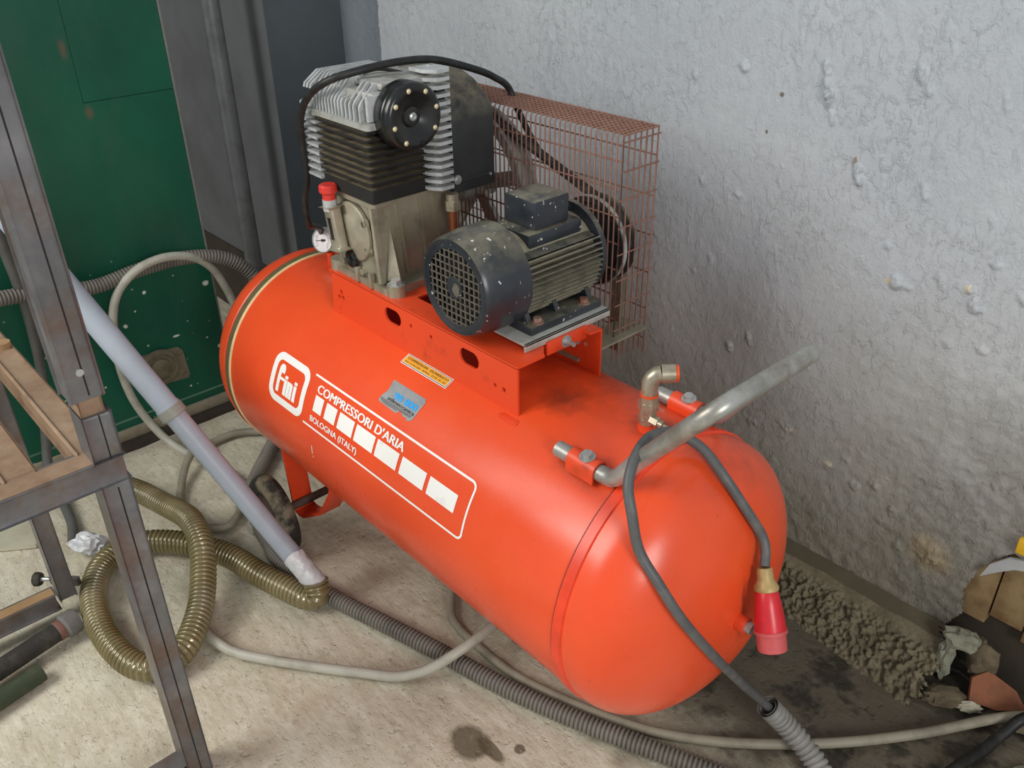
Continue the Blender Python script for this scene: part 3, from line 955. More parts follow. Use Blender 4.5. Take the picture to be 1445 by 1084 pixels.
# tension plate and its bolts at the near end
B().box((-0.262, -0.012, 0.722), (-0.257, 0.084, 0.747), 0.001).obj('tension_plate', M['red'], bracket)
def hexbolt(p, ax, r, h, parent, name='bolt', mt=None, shank=0.0):
    p, ax = Vector(p), Vector(ax).normalized()
    b = B()
    b.cyl(p-ax*0.001, p+ax*0.0015, r*1.5, seg=18)
    b.cyl(p+ax*0.0015, p+ax*h, r, seg=6)
    if shank:
        b.cyl(p+ax*h, p+ax*(h+shank), r*0.55, seg=12)
    return b.obj(name, mt or M['zinc'], parent, 30)
hexbolt((-0.257, 0.032, 0.735), (1, 0, 0), 0.0075, 0.008, bracket, shank=0.012)
hexbolt((-0.29, BY-0.0045, 0.705), (0.5, -1, 0), 0.008, 0.008, bracket, shank=0.008)

# ---- crankcase
CX0, CX1, CY0, CY1 = -0.775, -0.645, -0.080, 0.092
b = B()
# flange with rounded corner lugs
fl_ = rrect(-0.800, -0.598, -0.094, 0.106, 0.02, 5)
b.prism(fl_, lambda a, c, h: Vector((a, c, h)), BT, BT+0.014)
for (a, c) in ((-0.600, -0.076), (-0.600, 0.088), (-0.788, -0.08), (-0.788, 0.09)):
    b.cyl((a, c, BT), (a, c, BT+0.022), 0.018, seg=20)
# body, tapering upwards
lo = [(CX0-0.012, CY0-0.006), (CX1+0.016, CY0-0.006), (CX1+0.016, CY1+0.008), (CX0-0.012, CY1+0.008)]
def body(za, zb_, A_, C_):
    va = [b.b.verts.new((x, y, za)) for x, y in A_]
    vb = [b.b.verts.new((x, y, zb_)) for x, y in C_]
    b._bridge(va, vb)
    b.b.faces.new(list(reversed(va)))
    b.b.faces.new(vb)
def chamf(P, k):
    (x0, y0), (x1, _), (_, y1), _ = P[0], P[1], P[2], P[3]
    return [(x0+k, y0), (x1-k, y0), (x1, y0+k), (x1, y1-k), (x1-k, y1), (x0+k, y1), (x0, y1-k), (x0, y0+k)]
hi = [(CX0, CY0), (CX1, CY0), (CX1, CY1), (CX0, CY1)]
body(BT+0.012, 0.914, chamf(lo, 0.008), chamf(hi, 0.006))
# lip under the cylinder
b.prism(rrect(CX0-0.008, CX1+0.010, CY0-0.010, CY1+0.010, 0.01, 4), lambda a, c, h: Vector((a, c, h)), 0.904, 0.916)
crank = b.obj('crankcase', M['case'], comp, 35)
for yy in (-0.030, 0.018, 0.055, 0.085):      # ribs on the +x face
    B().obox((CX1+0.004, yy, 0.905), (CX1+0.020, yy, 0.765), 0.0035, 0.008, (1, 0, 0)).obj('rib', M['case'], crank)
B().obox((CX1-0.002, CY0-0.002, 0.905), (CX1+0.016, CY0-0.006, 0.76), 0.007, 0.009, (1, 0, 0), 0.002).obj('rib', M['case'], crank)
# gusset
bb = B()
v = [Vector(p) for p in ((CX1+0.004, -0.052, 0.862), (CX1+0.02, -0.078, 0.764), (CX1+0.045, -0.064, 0.764), (CX1+0.02, -0.04, 0.764))]
vv = [bb.b.verts.new(p) for p in v]
for f in ((0, 1, 2), (0, 2, 3), (0, 3, 1), (1, 3, 2)):
    bb.b.faces.new([vv[k] for k in f])
bb.obj('gusset', M['case'], crank, 20)
hexbolt((-0.600, -0.076, BT+0.022), (0, 0, 1), 0.0105, 0.010, crank)
hexbolt((-0.600, 0.088, BT+0.022), (0, 0, 1), 0.0105, 0.010, crank)
# round end cover on the -y face, with oil filler column and sight glass
B().lathe([(0.058, 0), (0.058, 0.006), (0.052, 0.009), (0.036, 0.009), (0.032, 0.012), (0, 0.0125)], (-0.713, CY0-0.004, 0.842), (0, -1, 0), 36).obj('end_cover', M['case'], crank)
B().obox((-0.748, -0.108, 0.888), (-0.733, -0.108, 0.805), 0.034, 0.022, (0, -1, 0), 0.006).obj('filler_column', M['case'], crank)
B().obox((-0.742, -0.1195, 0.868), (-0.736, -0.1195, 0.828), 0.008, 0.004, (0, -1, 0), 0.0015).obj('column_slot', M['seam'], crank)
B().cyl((-0.749, -0.110, 0.880), (-0.749, -0.110, 0.902), 0.0135, seg=20).obj('filler_neck', M['alu'], crank)
B().lathe([(0, 0.0), (0.0125, 0.0), (0.0125, 0.012), (0.0175, 0.016), (0.0175, 0.027), (0.0145, 0.030), (0, 0.029)], (-0.749, -0.110, 0.9005), (0, 0, 1), 14).obj('oil_cap', M['redcap'], crank, 30)
B().lathe([(0.017, 0), (0.017, 0.009), (0.013, 0.011), (0.010, 0.006), (0, 0.005)], (-0.716, -0.090, 0.786), (0, -1, 0), 24).obj('sight_glass', M['blackplastic'], crank)
for (a, c) in ((-0.665, 0.815), (-0.69, 0.765), (-0.755, 0.77), (-0.668, 0.868)):
    hexbolt((a, CY0-0.006, c), (0, -1, 0), 0.007, 0.007, crank, mt=M['case'])
for k, (a, c) in enumerate(((-0.655, 0.752), (-0.70, 0.752))):
    B().box((a-0.004, -0.10, 0.744), (a+0.004, -0.088, 0.775), 0.002).obj('casting_lug', M['case'], crank)

# ---- cylinder with horizontal fins
YX0, YX1, YY0, YY1 = -0.790, -0.622, -0.098, 0.075
b = B().box((YX0+0.02, YY0+0.02, 0.914), (YX1-0.02, YY1-0.0, 1.056))
b.prism(rrect(YX0+0.004, YX1-0.002, YY0+0.004, YY1, 0.004, 3), lambda a, c, h: Vector((a, c, h)), 0.916, 0.942)
cylb = b.obj('cylinder_block', M['fin'], comp)
fm = B().prism(rrect(YX0, YX1, YY0, YY1, 0.006, 3), lambda a, c, h: Vector((a, c, h)), 0.0, 0.0045).mesh('fin', M['fin'], 35)
for k in range(8):
    place('fin', fm, cylb, (0, 0, 0.9515+0.0128*k))
# silver fins at the back left
fm2 = B().prism([(-0.835, -0.098), (-0.785, -0.10), (-0.785, 0.05), (-0.845, 0.045), (-0.852, 0.03), (-0.850, -0.08)], lambda a, c, h: Vector((a, c, h)), 0.0, 0.005).mesh('fin', M['alu'], 35)
cool2 = B().box((-0.825, -0.05, 0.925), (-0.785, 0.03, 1.075)).obj('rear_cooler', M['alu_dirty'], comp)
for k in range(10):
    place('fin', fm2, cool2, (0, 0, 0.93+0.0148*k))
B().obox((-0.825, -0.06, 0.935), (-0.80, -0.06, 0.912), 0.02, 0.006).obj('cooler_foot', M['alu'], cool2)

# ---- cylinder head with upright fins
b = B().prism(rrect(-0.792, -0.606, -0.104, 0.082, 0.008, 3), lambda a, c, h: Vector((a, c, h)), 1.052, 1.063)
b.box((-0.785, -0.082, 1.062), (-0.615, 0.07, 1.110), 0.004)
headp = b.obj('cylinder_head', M['alu_dirty'], comp)
def headfin(x, z1=1.124, y0=-0.100, cham=0.032, w_=0.0042, zc=None):
    P = [(y0, 1.061), (y0, 1.088), (y0+0.004, 1.095), (y0+cham, z1-0.002), (y0+cham+0.008, z1), (0.05, z1), (0.076, 1.10), (0.076, 1.061)]
    return B().prism(P, lambda a, c, h: Vector((h, a, c)), x-w_/2, x+w_/2).obj('fin', M['alu'], headp, 30)
for k in range(9):
    headfin(-0.783+0.0105*k)
for x in (-0.690, -0.677):
    headfin(x, 1.098, -0.099, 0.012)
for x in (-0.663, -0.650, -0.632):
    headfin(x)
B().box((-0.62, -0.096, 1.064), (-0.612, 0.075, 1.108), 0.003).obj('head_face', M['alu'], headp)
B().box((-0.715, -0.062, 1.112), (-0.615, 0.07, 1.124), 0.004).obj('head_top', M['alu_dirty'], headp)
hexbolt((-0.70, -0.05, 1.123), (0, 0, 1), 0.008, 0.006, headp)
hexbolt((-0.64, 0.06, 1.123), (0, 0, 1), 0.006, 0.014, headp)
# overhanging fins at the far corner
hf = B().prism([(-0.098, 1.096), (-0.095, 1.104), (-0.066, 1.123), (0.05, 1.123), (0.05, 1.096)], lambda a, c, h: Vector((h, a, c)), 0, 0.006).mesh('fin', M['alu'], 30)
for k in range(3):
    place('fin', hf, headp, (-0.816+0.0105*k, 0, 0))

# ---- round black intake filter on the head
fc = Vector((-0.612, -0.030, 1.071))
b = B().lathe([(0.030, -0.01), (0.054, 0.002), (0.058, 0.006), (0.058, 0.026), (0.0555, 0.0275), (0.0555, 0.0295), (0.058, 0.031), (0.058, 0.040), (0.054, 0.046),
               (0.047, 0.047), (0.040, 0.0455), (0.018, 0.034), (0.0165, 0.037), (0.012, 0.0375), (0, 0.0375)], fc, (1, 0, 0), 48)
filt = b.obj('air_filter', M['blackplastic'], comp, 50)
for k in range(8):
    a = 2*pi*k/8+0.25
    if k == 6:
        mt_ = M['dark']
    else:
        mt_ = M['screw']
    pc = fc+Vector((0.0445, 0.0465*cos(a), 0.0465*sin(a)))
    B().lathe([(0.0045, 0), (0.0045, 0.003), (0.003, 0.0046), (0, 0.005)], pc, (1, 0, 0), 12).obj('screw', mt_, filt)
B().lathe([(0.0075, 0), (0.0075, 0.003), (0.0045, 0.005), (0.002, 0.004), (0, 0.004)], fc+Vector((0.037, 0, 0)), (1, 0, 0), 14).obj('centre_screw', M['zinc'], filt)

# ---- finned aftercooler beside it
cool = B().box((-0.640, 0.04, 0.915), (-0.612, 0.072, 1.135)).obj('aftercooler', M['alu_dirty'], comp)
fm3 = B().prism([(-0.652, 0.024), (-0.612, 0.024), (-0.590, 0.038), (-0.590, 0.066), (-0.600, 0.074), (-0.652, 0.074)], lambda a, c, h: Vector((a, c, h+0.12*(a+0.59)*0.12)), 0.0, 0.0062).mesh('fin', M['alu'], 35)
for k in range(16):
    place('fin', fm3, cool, (0, 0, 0.920+0.0140*k))

# ---- cooling fan cowl over the flywheel
PX = [(-0.600, 0.905), (-0.600, 1.035), (-0.606, 1.054), (-0.622, 1.074), (-0.655, 1.094), (-0.700, 1.109), (-0.755, 1.116), (-0.80, 1.116)]
b = bmesh.new()
def cowl_pts(off):
    return [(x-off, z-off*0.6) for x, z in PX]
prev = None
for (x, z), (xi, zi) in zip(PX, cowl_pts(0.003)):
    cur = [b.verts.new((x, 0.072, z)), b.verts.new((x, 0.172, z)), b.verts.new((xi, 0.172, zi)), b.verts.new((xi, 0.072, zi))]
    if prev:
        for k in range(4):
            b.faces.new((prev[k], prev[(k+1) % 4], cur[(k+1) % 4], cur[k]))
    else:
        b.faces.new(cur)
    prev = cur
b.faces.new(list(reversed(prev)))
bo = B()
bo.b.free()
bo.b = b
bo.prism([(x, z) for x, z in PX]+[(-0.80, 0.905)], lambda a, c, h: Vector((a, h, c)), 0.172, 0.175)
bo.prism([(x-0.002, z) for x, z in PX]+[(-0.80, 0.95)], lambda a, c, h: Vector((a, h, c)), 0.072, 0.075)
cowl = bo.obj('fan_cowl', M['cowl'], comp, 35)
B().box((-0.6005, 0.072, 0.925), (-0.5985, 0.172, 0.9265)).obj('fold_line', M['cowl'], cowl)
hexbolt((-0.5995, 0.082, 0.930), (1, 0, 0), 0.006, 0.004, cowl)
B().cyl((-0.5995, 0.163, 0.925), (-0.597, 0.163, 0.925), 0.003, seg=10).obj('rivet', M['zinc'], cowl)
# flywheel, belt
fw = Vector((-0.725, 0.236, 0.862))
b = B().lathe([(0.163, -0.022), (0.163, -0.014), (0.149, -0.010), (0.149, 0.010), (0.163, 0.014), (0.163, 0.022), (0.143, 0.022), (0.143, -0.022), (0.163, -0.022)], fw, (0, 1, 0), 64)
for k in range(5):
    a = 2*pi*k/5+.3
    b.obox(fw+Vector((0.02*cos(a), 0, 0.02*sin(a))), fw+Vector((0.15*cos(a), 0, 0.15*sin(a))), 0.012, 0.03, (0, 0, 1) if abs(sin(a)) < .9 else (1, 0, 0))
b.cyl(fw-Vector((0, 0.06, 0)), fw+Vector((0, 0.03, 0)), 0.03, seg=24)
b.obj('flywheel', M['alu_dirty'], comp)
pu = Vector((-0.383, 0.236, 0.832))
b = B().lathe([(0, -0.02), (0.03, -0.02), (0.034, -0.012), (0.068, -0.012), (0.074, -0.018), (0.084, -0.018), (0.084, -0.013), (0.070, -0.009), (0.070, 0.009), (0.084, 0.013), (0.084, 0.018), (0.07, 0.018), (0, 0.012)], pu, (0, 1, 0), 48)
b.obj('motor_pulley', M['cowl'], comp)
B().lathe([(0.0842, -0.0165), (0.0865, -0.0165), (0.0865, -0.009), (0.0842, -0.009)], pu, (0, 1, 0), 48).obj('pulley_rim', M['alu_dirty'], comp)
# belt as a loop round both
def belt_loop(r1, r2):
    dvec = pu-fw
    D = Vector((dvec.x, 0, dvec.z)).length
    ang = math.atan2(dvec.z, dvec.x)
    be = math.acos((r1-r2)/D)
    P = []
    for k in range(25):
        a = ang+be+(2*pi-2*be)*k/24
        P.append(fw+Vector((r1*cos(a), 0, r1*sin(a))))
    for k in range(17):
        a = ang-be+2*be*k/16
        P.append(pu+Vector((r2*cos(a), 0, r2*sin(a))))
    return P
bm_ = bmesh.new()
rings = []
for (p1, p2) in zip(belt_loop(0.150, 0.071), belt_loop(0.158, 0.079)):
    rings.append([bm_.verts.new(p1+Vector((0, -0.009, 0))), bm_.verts.new(p2+Vector((0, -0.011, 0))), bm_.verts.new(p2+Vector((0, 0.011, 0))), bm_.verts.new(p1+Vector((0, 0.009, 0)))])
for i in range(len(rings)):
    A_, C_ = rings[i], rings[(i+1) % len(rings)]
    for k in range(4):
        bm_.faces.new((A_[k], A_[(k+1) % 4], C_[(k+1) % 4], C_[k]))
bo = B(); bo.b.free(); bo.b = bm_
bo.obj('drive_belt', M['rubber'], comp, 30)

# ---- copper discharge pipe
pts = resample(catmull([(-0.598, 0.066, 0.895), (-0.598, 0.066, 0.85), (-0.597, 0.068, 0.825), (-0.592, 0.082, 0.806), (-0.585, 0.105, 0.798), (-0.58, 0.14, 0.785), (-0.58, 0.16, 0.70), (-0.58, 0.165, 0.61)], 8), 0.008)
cp = B().tube(pts, 0.0085, 12).obj('discharge_pipe', M['copper'], comp)
b = B().cyl((-0.598, 0.066, 0.876), (-0.598, 0.066, 0.895), 0.0155, seg=6)
b.cyl((-0.598, 0.066, 0.895), (-0.598, 0.066, 0.908), 0.012, seg=16)
b.obj('pipe_nut', M['brass'], cp, 30)

# ---- motor
MX, MZ, MR = -0.370, 0.844, 0.077
b = B().lathe([(0, -0.03), (MR-0.010, -0.03), (MR-0.010, 0.150), (0, 0.150)], (MX, 0, MZ), (0, 1, 0), 48)
motor = b.obj('motor', M['motorfin'], comp)
fb = B().box((-0.0012, -0.028, -0.013), (0.0012, 0.150, 0.009)).mesh('fin', M['motorfin'], 0)
for k in range(52):
    a = 2*pi*k/52
    if 0.19*pi < a < 0.81*pi or 1.30*pi < a < 1.70*pi:
        continue
    o = place('fin', fb, motor)
    o.matrix_basis = Matrix.Translation((MX+MR*cos(a), 0, MZ+MR*sin(a))) @ Matrix.Rotation(-(a-pi/2), 4, 'Y')
B().prism([(MX-0.055, 0.888), (MX+0.052, 0.888), (MX+0.068, MZ+0.040), (MX+0.060, MZ+0.030), (MX-0.060, MZ+0.030), (MX-0.068, MZ+0.040)], lambda a, c, h: Vector((a, h, c)), -0.024, 0.146).obj('motor_shoulder', M['motor'], motor)
# end shield
B().lathe([(MR-0.02, 0.148), (MR+0.008, 0.149), (MR+0.008, 0.160), (MR-0.004, 0.166), (0.03, 0.172), (0.016, 0.176), (0.014, 0.225), (0, 0.225)], (MX, 0, MZ), (0, 1, 0), 48).obj('end_shield', M['motor'], motor)
# fan cowl with square-hole grille
FY = -0.117
b = B().lathe([(0.076, 0.0055), (0.076, 0.0), (0.082, -0.0005), (0.0865, 0.006), (0.0885, 0.03), (0.0905, 0.042), (0.0905, 0.092), (0.087, 0.095), (0.08, 0.095)], (MX, FY, MZ), (0, 1, 0), 56)
fcw = b.obj('fan_cover', M['motor'], motor, 35)
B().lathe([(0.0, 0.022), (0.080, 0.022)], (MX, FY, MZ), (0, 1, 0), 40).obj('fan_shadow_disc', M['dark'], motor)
b = B()
gp = 0.0121
for k in range(-5, 6):
    c_ = k*gp
    if abs(c_) < 0.0665:
        h_ = sqrt(0.067**2-c_*c_)
        b.box((MX+c_-0.0009, FY+0.001, MZ-h_), (MX+c_+0.0009, FY+0.0035, MZ+h_))
        b.box((MX-h_, FY+0.0012, MZ+c_-0.0009), (MX+h_, FY+0.0037, MZ+c_+0.0009))
b.obj('fan_grille', M['grille'], motor, 0)
B().lathe([(0.0665, 0.003), (0.0665, 0.0), (0.0775, 0.0), (0.0775, 0.003)], (MX, FY+0.0005, MZ), (0, 1, 0), 48).obj('grille_rim', M['motor'], motor)
B().lathe([(0, 0.0), (0.019, 0.0), (0.019, 0.003), (0, 0.003)], (MX, FY-0.0002, MZ), (0, 1, 0), 24).obj('grille_hub', M['motor'], motor)
pp = [(0.017*cos(2*pi*k/14)*(1 if k % 3 else .75)+0.003, 0.012*sin(2*pi*k/14)) for k in range(14)]
B().prism(pp, lambda a, c, h: Vector((MX+a*0.6+0.004, FY-0.0006-h, MZ+c-0.002)), 0, 0.0004).obj('worn_patch', M['grille'], motor, 0)
# terminal box
b = B().box((-0.412, 0.006, 0.885), (-0.322, 0.132, 0.914), 0.003)
tb = b.obj('terminal_base', M['motor'], motor)
B().box((-0.407, 0.028, 0.9145), (-0.330, 0.108, 0.964), 0.004).obj('terminal_box', M['motor'], motor)
B().box((-0.42, -0.018, 0.872), (-0.318, 0.148, 0.889), 0.003).obj('terminal_pad', M['motor'], motor)
# feet
for s_ in (-1, 1):
    x_a, x_b = MX+s_*0.092, MX+s_*0.038
    bb = B()
    bb.box((min(x_a, x_b), -0.03+0.0, 0.757), (max(x_a, x_b), 0.142, 0.772), 0.002)
    bb.obj('motor_foot', M['motor'], motor)
    for yy in (-0.022, 0.045, 0.125):
        P = [(MX+s_*0.042, 0.771), (MX+s_*0.075, 0.771), (MX+s_*0.060, 0.80), (MX+s_*0.042, 0.80)]
        B().prism(P, lambda a, c, h: Vector((a, h, c)), yy, yy+0.010).obj('foot_web', M['motor'], motor, 0)
    for yy in (-0.005, 0.108):
        hexbolt((MX+s_*0.080, yy, 0.772), (0, 0, 1), 0.0078, 0.009, motor, mt=simple('rusty_bolt', (150, 104, 84), 0.7, 0.3, 0.3, (186, 176, 160), 0.6, 70))
# steel slide rail under the motor
b = B().box((-0.470, -0.058, 0.7525), (-0.262, 0.148, 0.757), 0.001)
b.box((-0.267, -0.058, 0.7425), (-0.262, 0.148, 0.757), 0.001)
b.box((-0.470, -0.058, 0.7425), (-0.465, 0.148, 0.757), 0.001)
b.obj('motor_slide_plate', simple('bright_plate', (192, 190, 182), 0.45, 0.2, 0.4, (122, 114, 98), 0.6, 26), comp)

# ---- wire belt guard
GX0, GX1, GY0, GY1, GZ1 = -0.98, -0.300, 0.205, 0.297, 1.046
wr = 0.0016
def wire(pts, name='wire', parent=None, r=None, mt=None):
    return B().tube([Vector(p) for p in pts], r or wr, 6).obj(name, mt or M['rustwire'], parent, 60)
guard = wire([(GX0, GY1, GZ1), (GX1, GY1, GZ1), (GX1, GY1, 0.600)], 'belt_guard', comp, 0.0022)
# bent wires: down the front, over the top
zlow = 0.655
wm = B().tube([Vector(p) for p in ((0, GY0, zlow), (0, GY0, 0.80), (0, GY0, GZ1-0.006), (0, GY0+0.004, GZ1), (0, GY1, GZ1))], wr, 6).mesh('wire', M['rustwire'], 60)
n = int((GX1-GX0)/0.0127)
for k in range(n+1):
    place('wire', wm, guard, (GX1-0.0127*k, 0, 0))
# long horizontal wires: front, back, top
for z in (1.0, 0.95, 0.90, 0.85, 0.80, 0.75, 0.70):
    wire([(GX0, GY0+0.002, z), (GX1, GY0+0.002, z)], 'wire', guard)
for z in (0.975, 0.90, 0.825, 0.75, 0.675, 0.61):
    wire([(GX0, GY1, z+0.02), (GX1, GY1, z+0.02)], 'wire', guard)
for k in range(1, 9):
    y = GY0+(GY1-GY0)*k/9
    wire([(GX0, y, GZ1-0.001), (GX1, y, GZ1-0.001)], 'wire', guard)
# right end panel
for k in range(7):
    y = GY0+(GY1-GY0)*k/6
    wire([(GX1, y, 0.615 if k else 0.61), (GX1, y, GZ1)], 'wire', guard)
for k in range(8):
    z = GZ1-0.012-0.0508*k
    wire([(GX1+0.002, GY0-0.004, z), (GX1+0.002, GY1+0.004, z)], 'wire', guard)
for x in (-0.3127, -0.3254, -0.3381):
    wire([(x, GY1, 0.612), (x, GY1, GZ1)], 'wire', guard)
# its post and flat iron foot
b = B().obox((-0.345, 0.262, 0.60), (-0.352, 0.262, 0.815), 0.005, 0.028, (1, 0, 0))
b.obox((-0.345, 0.275, 0.60), (-0.352, 0.275, 0.815), 0.028, 0.005, (1, 0, 0))
b.obj('guard_post', simple('greenish_angle_iron', (122, 116, 96), 0.6, 0.3, 0.3, (176, 172, 158), 0.5, 30), comp, 0)
B().box((-0.345, BY-0.01, 0.660), (-0.285, 0.283, 0.665)).obj('guard_stay', simple('dusty_flat_iron', (150, 144, 122), 0.7, 0.2, 0.3, (110, 104, 88), 0.6, 26), comp, 0)

# ---- pressure gauge on its red stub
b = B().cyl((-0.968, 0.004, 0.655), (-0.968, 0.004, 0.700), 0.0092, seg=18)
b.obj('gauge_stub', M['red'], comp)
gdir = (Vector((0.38, -0.90, 0.25))).normalized()
gc = Vector((-0.981, -0.006, 0.726))
GS = 0.80
gb_ = gc-gdir*0.022*GS
b = B().lathe([(x_*GS, y_*GS) for x_, y_ in ((0, 0), (0.030, 0), (0.036, 0.004), (0.036, 0.020), (0.0335, 0.024), (0.0315, 0.024), (0.0315, 0.021), (0, 0.021))], gb_, gdir, 36)
gauge = b.obj('pressure_gauge', M['zinc'], comp)
B().cyl(gc-gdir*0.008-Vector((0, 0, 0.024)), Vector((-0.968, 0.004, 0.699)), 0.0058, seg=14).obj('gauge_stem', M['brass'], gauge)
B().lathe([(0, 0), (0.0314*GS, 0)], gb_+gdir*0.0215*GS, gdir, 32).obj('dial', simple('white_dial', (240, 238, 238), 0.4, 0, 0.5), gauge)
ga, gu, gv = frame_of(gdir)
gup = (Vector((0, 0, 1))-gdir*gdir.z).normalized()
grt = gup.cross(gdir).normalized()
def gpt(x, y, h=0.0222):
    return gb_+(gdir*h+grt*x+gup*y)*GS
b = B()
for k in range(21):
    a = radians(225-270*k/20)
    r1, r2 = (0.022, 0.027) if k % 5 == 0 else (0.0235, 0.026)
    b.obox(gpt(r1*cos(a), r1*sin(a)), gpt(r2*cos(a), r2*sin(a)), 0.0007 if k % 5 else 0.001, 0.0003, gdir)
b.obj('dial_marks', M['blackink'], gauge, 0)
b = B()
for k in range(18):
    a, a2 = radians(225-270*k/18), radians(225-270*(k+1)/18)
    b.obox(gpt(0.0195*cos(a), 0.0195*sin(a)), gpt(0.0195*cos(a2), 0.0195*sin(a2)), 0.0006, 0.0003, gdir)
b.obj('dial_arc', simple('pink_ink', (196, 140, 140), 0.5), gauge, 0)
a = radians(200)
b = B().obox(gpt(-0.022*cos(radians(10)), -0.022*sin(radians(10)), 0.0228), gpt(0.009, 0.0016, 0.0228), 0.0011, 0.0004, gdir)
b.obox(gpt(-0.004, -0.0007, 0.0228), gpt(0.010, 0.0018, 0.0228), 0.0042, 0.0005, gdir)
b.cyl(gpt(0, 0, 0.0216), gpt(0, 0, 0.0238), 0.003, seg=12)
b.obj('needle', M['blackink'], gauge, 0)

# ---- outlet valve
vx, vy = -0.046, 0.002
zt = AZ+sqrt(R*R-vy*vy)
B().cyl((vx, vy, zt-0.004), (vx, vy, zt+0.012), 0.0155, seg=20).obj('outlet_boss', M['red'], comp)
b = B().cyl((vx, vy, zt+0.012), (vx, vy, zt+0.036), 0.0135, seg=20)
b.cyl((vx, vy, zt+0.014), (vx, vy, zt+0.022), 0.0155, seg=6)
b.cyl((vx, vy, zt+0.036), (vx, vy, zt+0.050), 0.0165, seg=6)
b.cyl((vx, vy, zt+0.050), (vx, vy, zt+0.062), 0.0135, seg=20)
val = b.obj('outlet_valve', M['brass'], comp, 30)
B().lathe([(0.010, 0), (0.0145, 0), (0.0145, 0.004), (0.010, 0.004)], (vx, vy, zt+0.062), (0, 0, 1), 24).obj('orange_collar', M['orange'], val)
hd = Vector((0.70, 0.71, 0.05)).normalized()
el = Vector((vx, vy, zt+0.066))
pts = [el, el+Vector((0, 0, 0.020)), el+Vector((0, 0, 0.026))+hd*0.003, el+Vector((0, 0, 0.032))+hd*0.010, el+Vector((0, 0, 0.033))+hd*0.016]
B().tube(pts, 0.0132, 20).obj('elbow', M['brass'], val)
e0 = pts[-1]
B().cyl(e0, e0+hd*0.021, 0.0145, seg=24).obj('elbow_socket', M['brass'], val)
B().lathe([(0.006, 0), (0.0135, 0), (0.0135, 0.005), (0.009, 0.006), (0.006, 0.002)], e0+hd*0.021, hd, 24).obj('orange_collar', M['orange'], val)
bs = Vector((vx+0.010, vy-0.004, zt+0.024))
bd_ = Vector((0.92, 0.1, -0.12)).normalized()
b = B().cyl(bs, bs+bd_*0.014, 0.0085, seg=6)
b.cyl(bs+bd_*0.014, bs+bd_*0.022, 0.0062, seg=14)
b.cyl(bs+bd_*0.022, bs+bd_*0.031, 0.0032, seg=10)
b.obj('bleed_screw', M['brass'], val, 30)

# ---- tubular pull handle in two straps
hz = 0.654
hdir = Vector((0.160, 0, 0.190)).normalized()
pts = [Vector((-0.118, -0.122, hz)), Vector((-0.023, -0.122, hz)), Vector((-0.008, -0.122, hz+0.001))]
pts += [Vector((0.002, -0.122, hz+0.008)), Vector((0.002, -0.122, hz+0.008))+hdir*0.018]
base_n = Vector((-0.004, -0.122, hz+0.005))
tip = 0.250
pts += [base_n+hdir*0.06, base_n+hdir*0.13, base_n+hdir*(tip-0.04)]
for k in range(1, 6):
    a = (pi/2)*k/6
    pts.append(base_n+hdir*(tip-0.04+0.04*sin(a))+Vector((0, 0.04*(1-cos(a)), 0)))
mir = [Vector((p.x, -p.y, p.z)) for p in reversed(pts)]
pts = pts+[base_n+hdir*tip+Vector((0, 0.122, 0))]+mir
pts = resample(pts, 0.008)
B().tube(pts, 0.0134, 18).obj('pull_handle', M['galv'], comp)
for s_ in (-1, 1):
    P = []
    for k in range(13):
        a = pi*k/12
        P.append((s_*0.122+0.0165*cos(a), hz+0.001+0.0165*sin(a)))
    P = [(s_*0.122+0.0165, hz-0.016)]+P+[(s_*0.122-0.0165, hz-0.016)]
    Pi = [(s_*0.122+(y-s_*0.122)*0.82, hz+(z-hz)*0.82) for y, z in P]
    bb = bmesh.new()
    prev = None
    for (y, z), (yi, zi) in zip(P, Pi):
        cur = [bb.verts.new((-0.087, y, z)), bb.verts.new((-0.031, y, z)), bb.verts.new((-0.031, yi, zi)), bb.verts.new((-0.087, yi, zi))]
        if prev:
            for k in range(4):
                bb.faces.new((prev[k], prev[(k+1) % 4], cur[(k+1) % 4], cur[k]))
        prev = cur
    bo = B(); bo.b.free(); bo.b = bb
    cl = bo.obj('handle_strap', M['red'], comp, 35)
    hexbolt((-0.055, s_*0.122-0.002, hz+0.0175), (0, -0.15, 1), 0.0085, 0.008, cl)

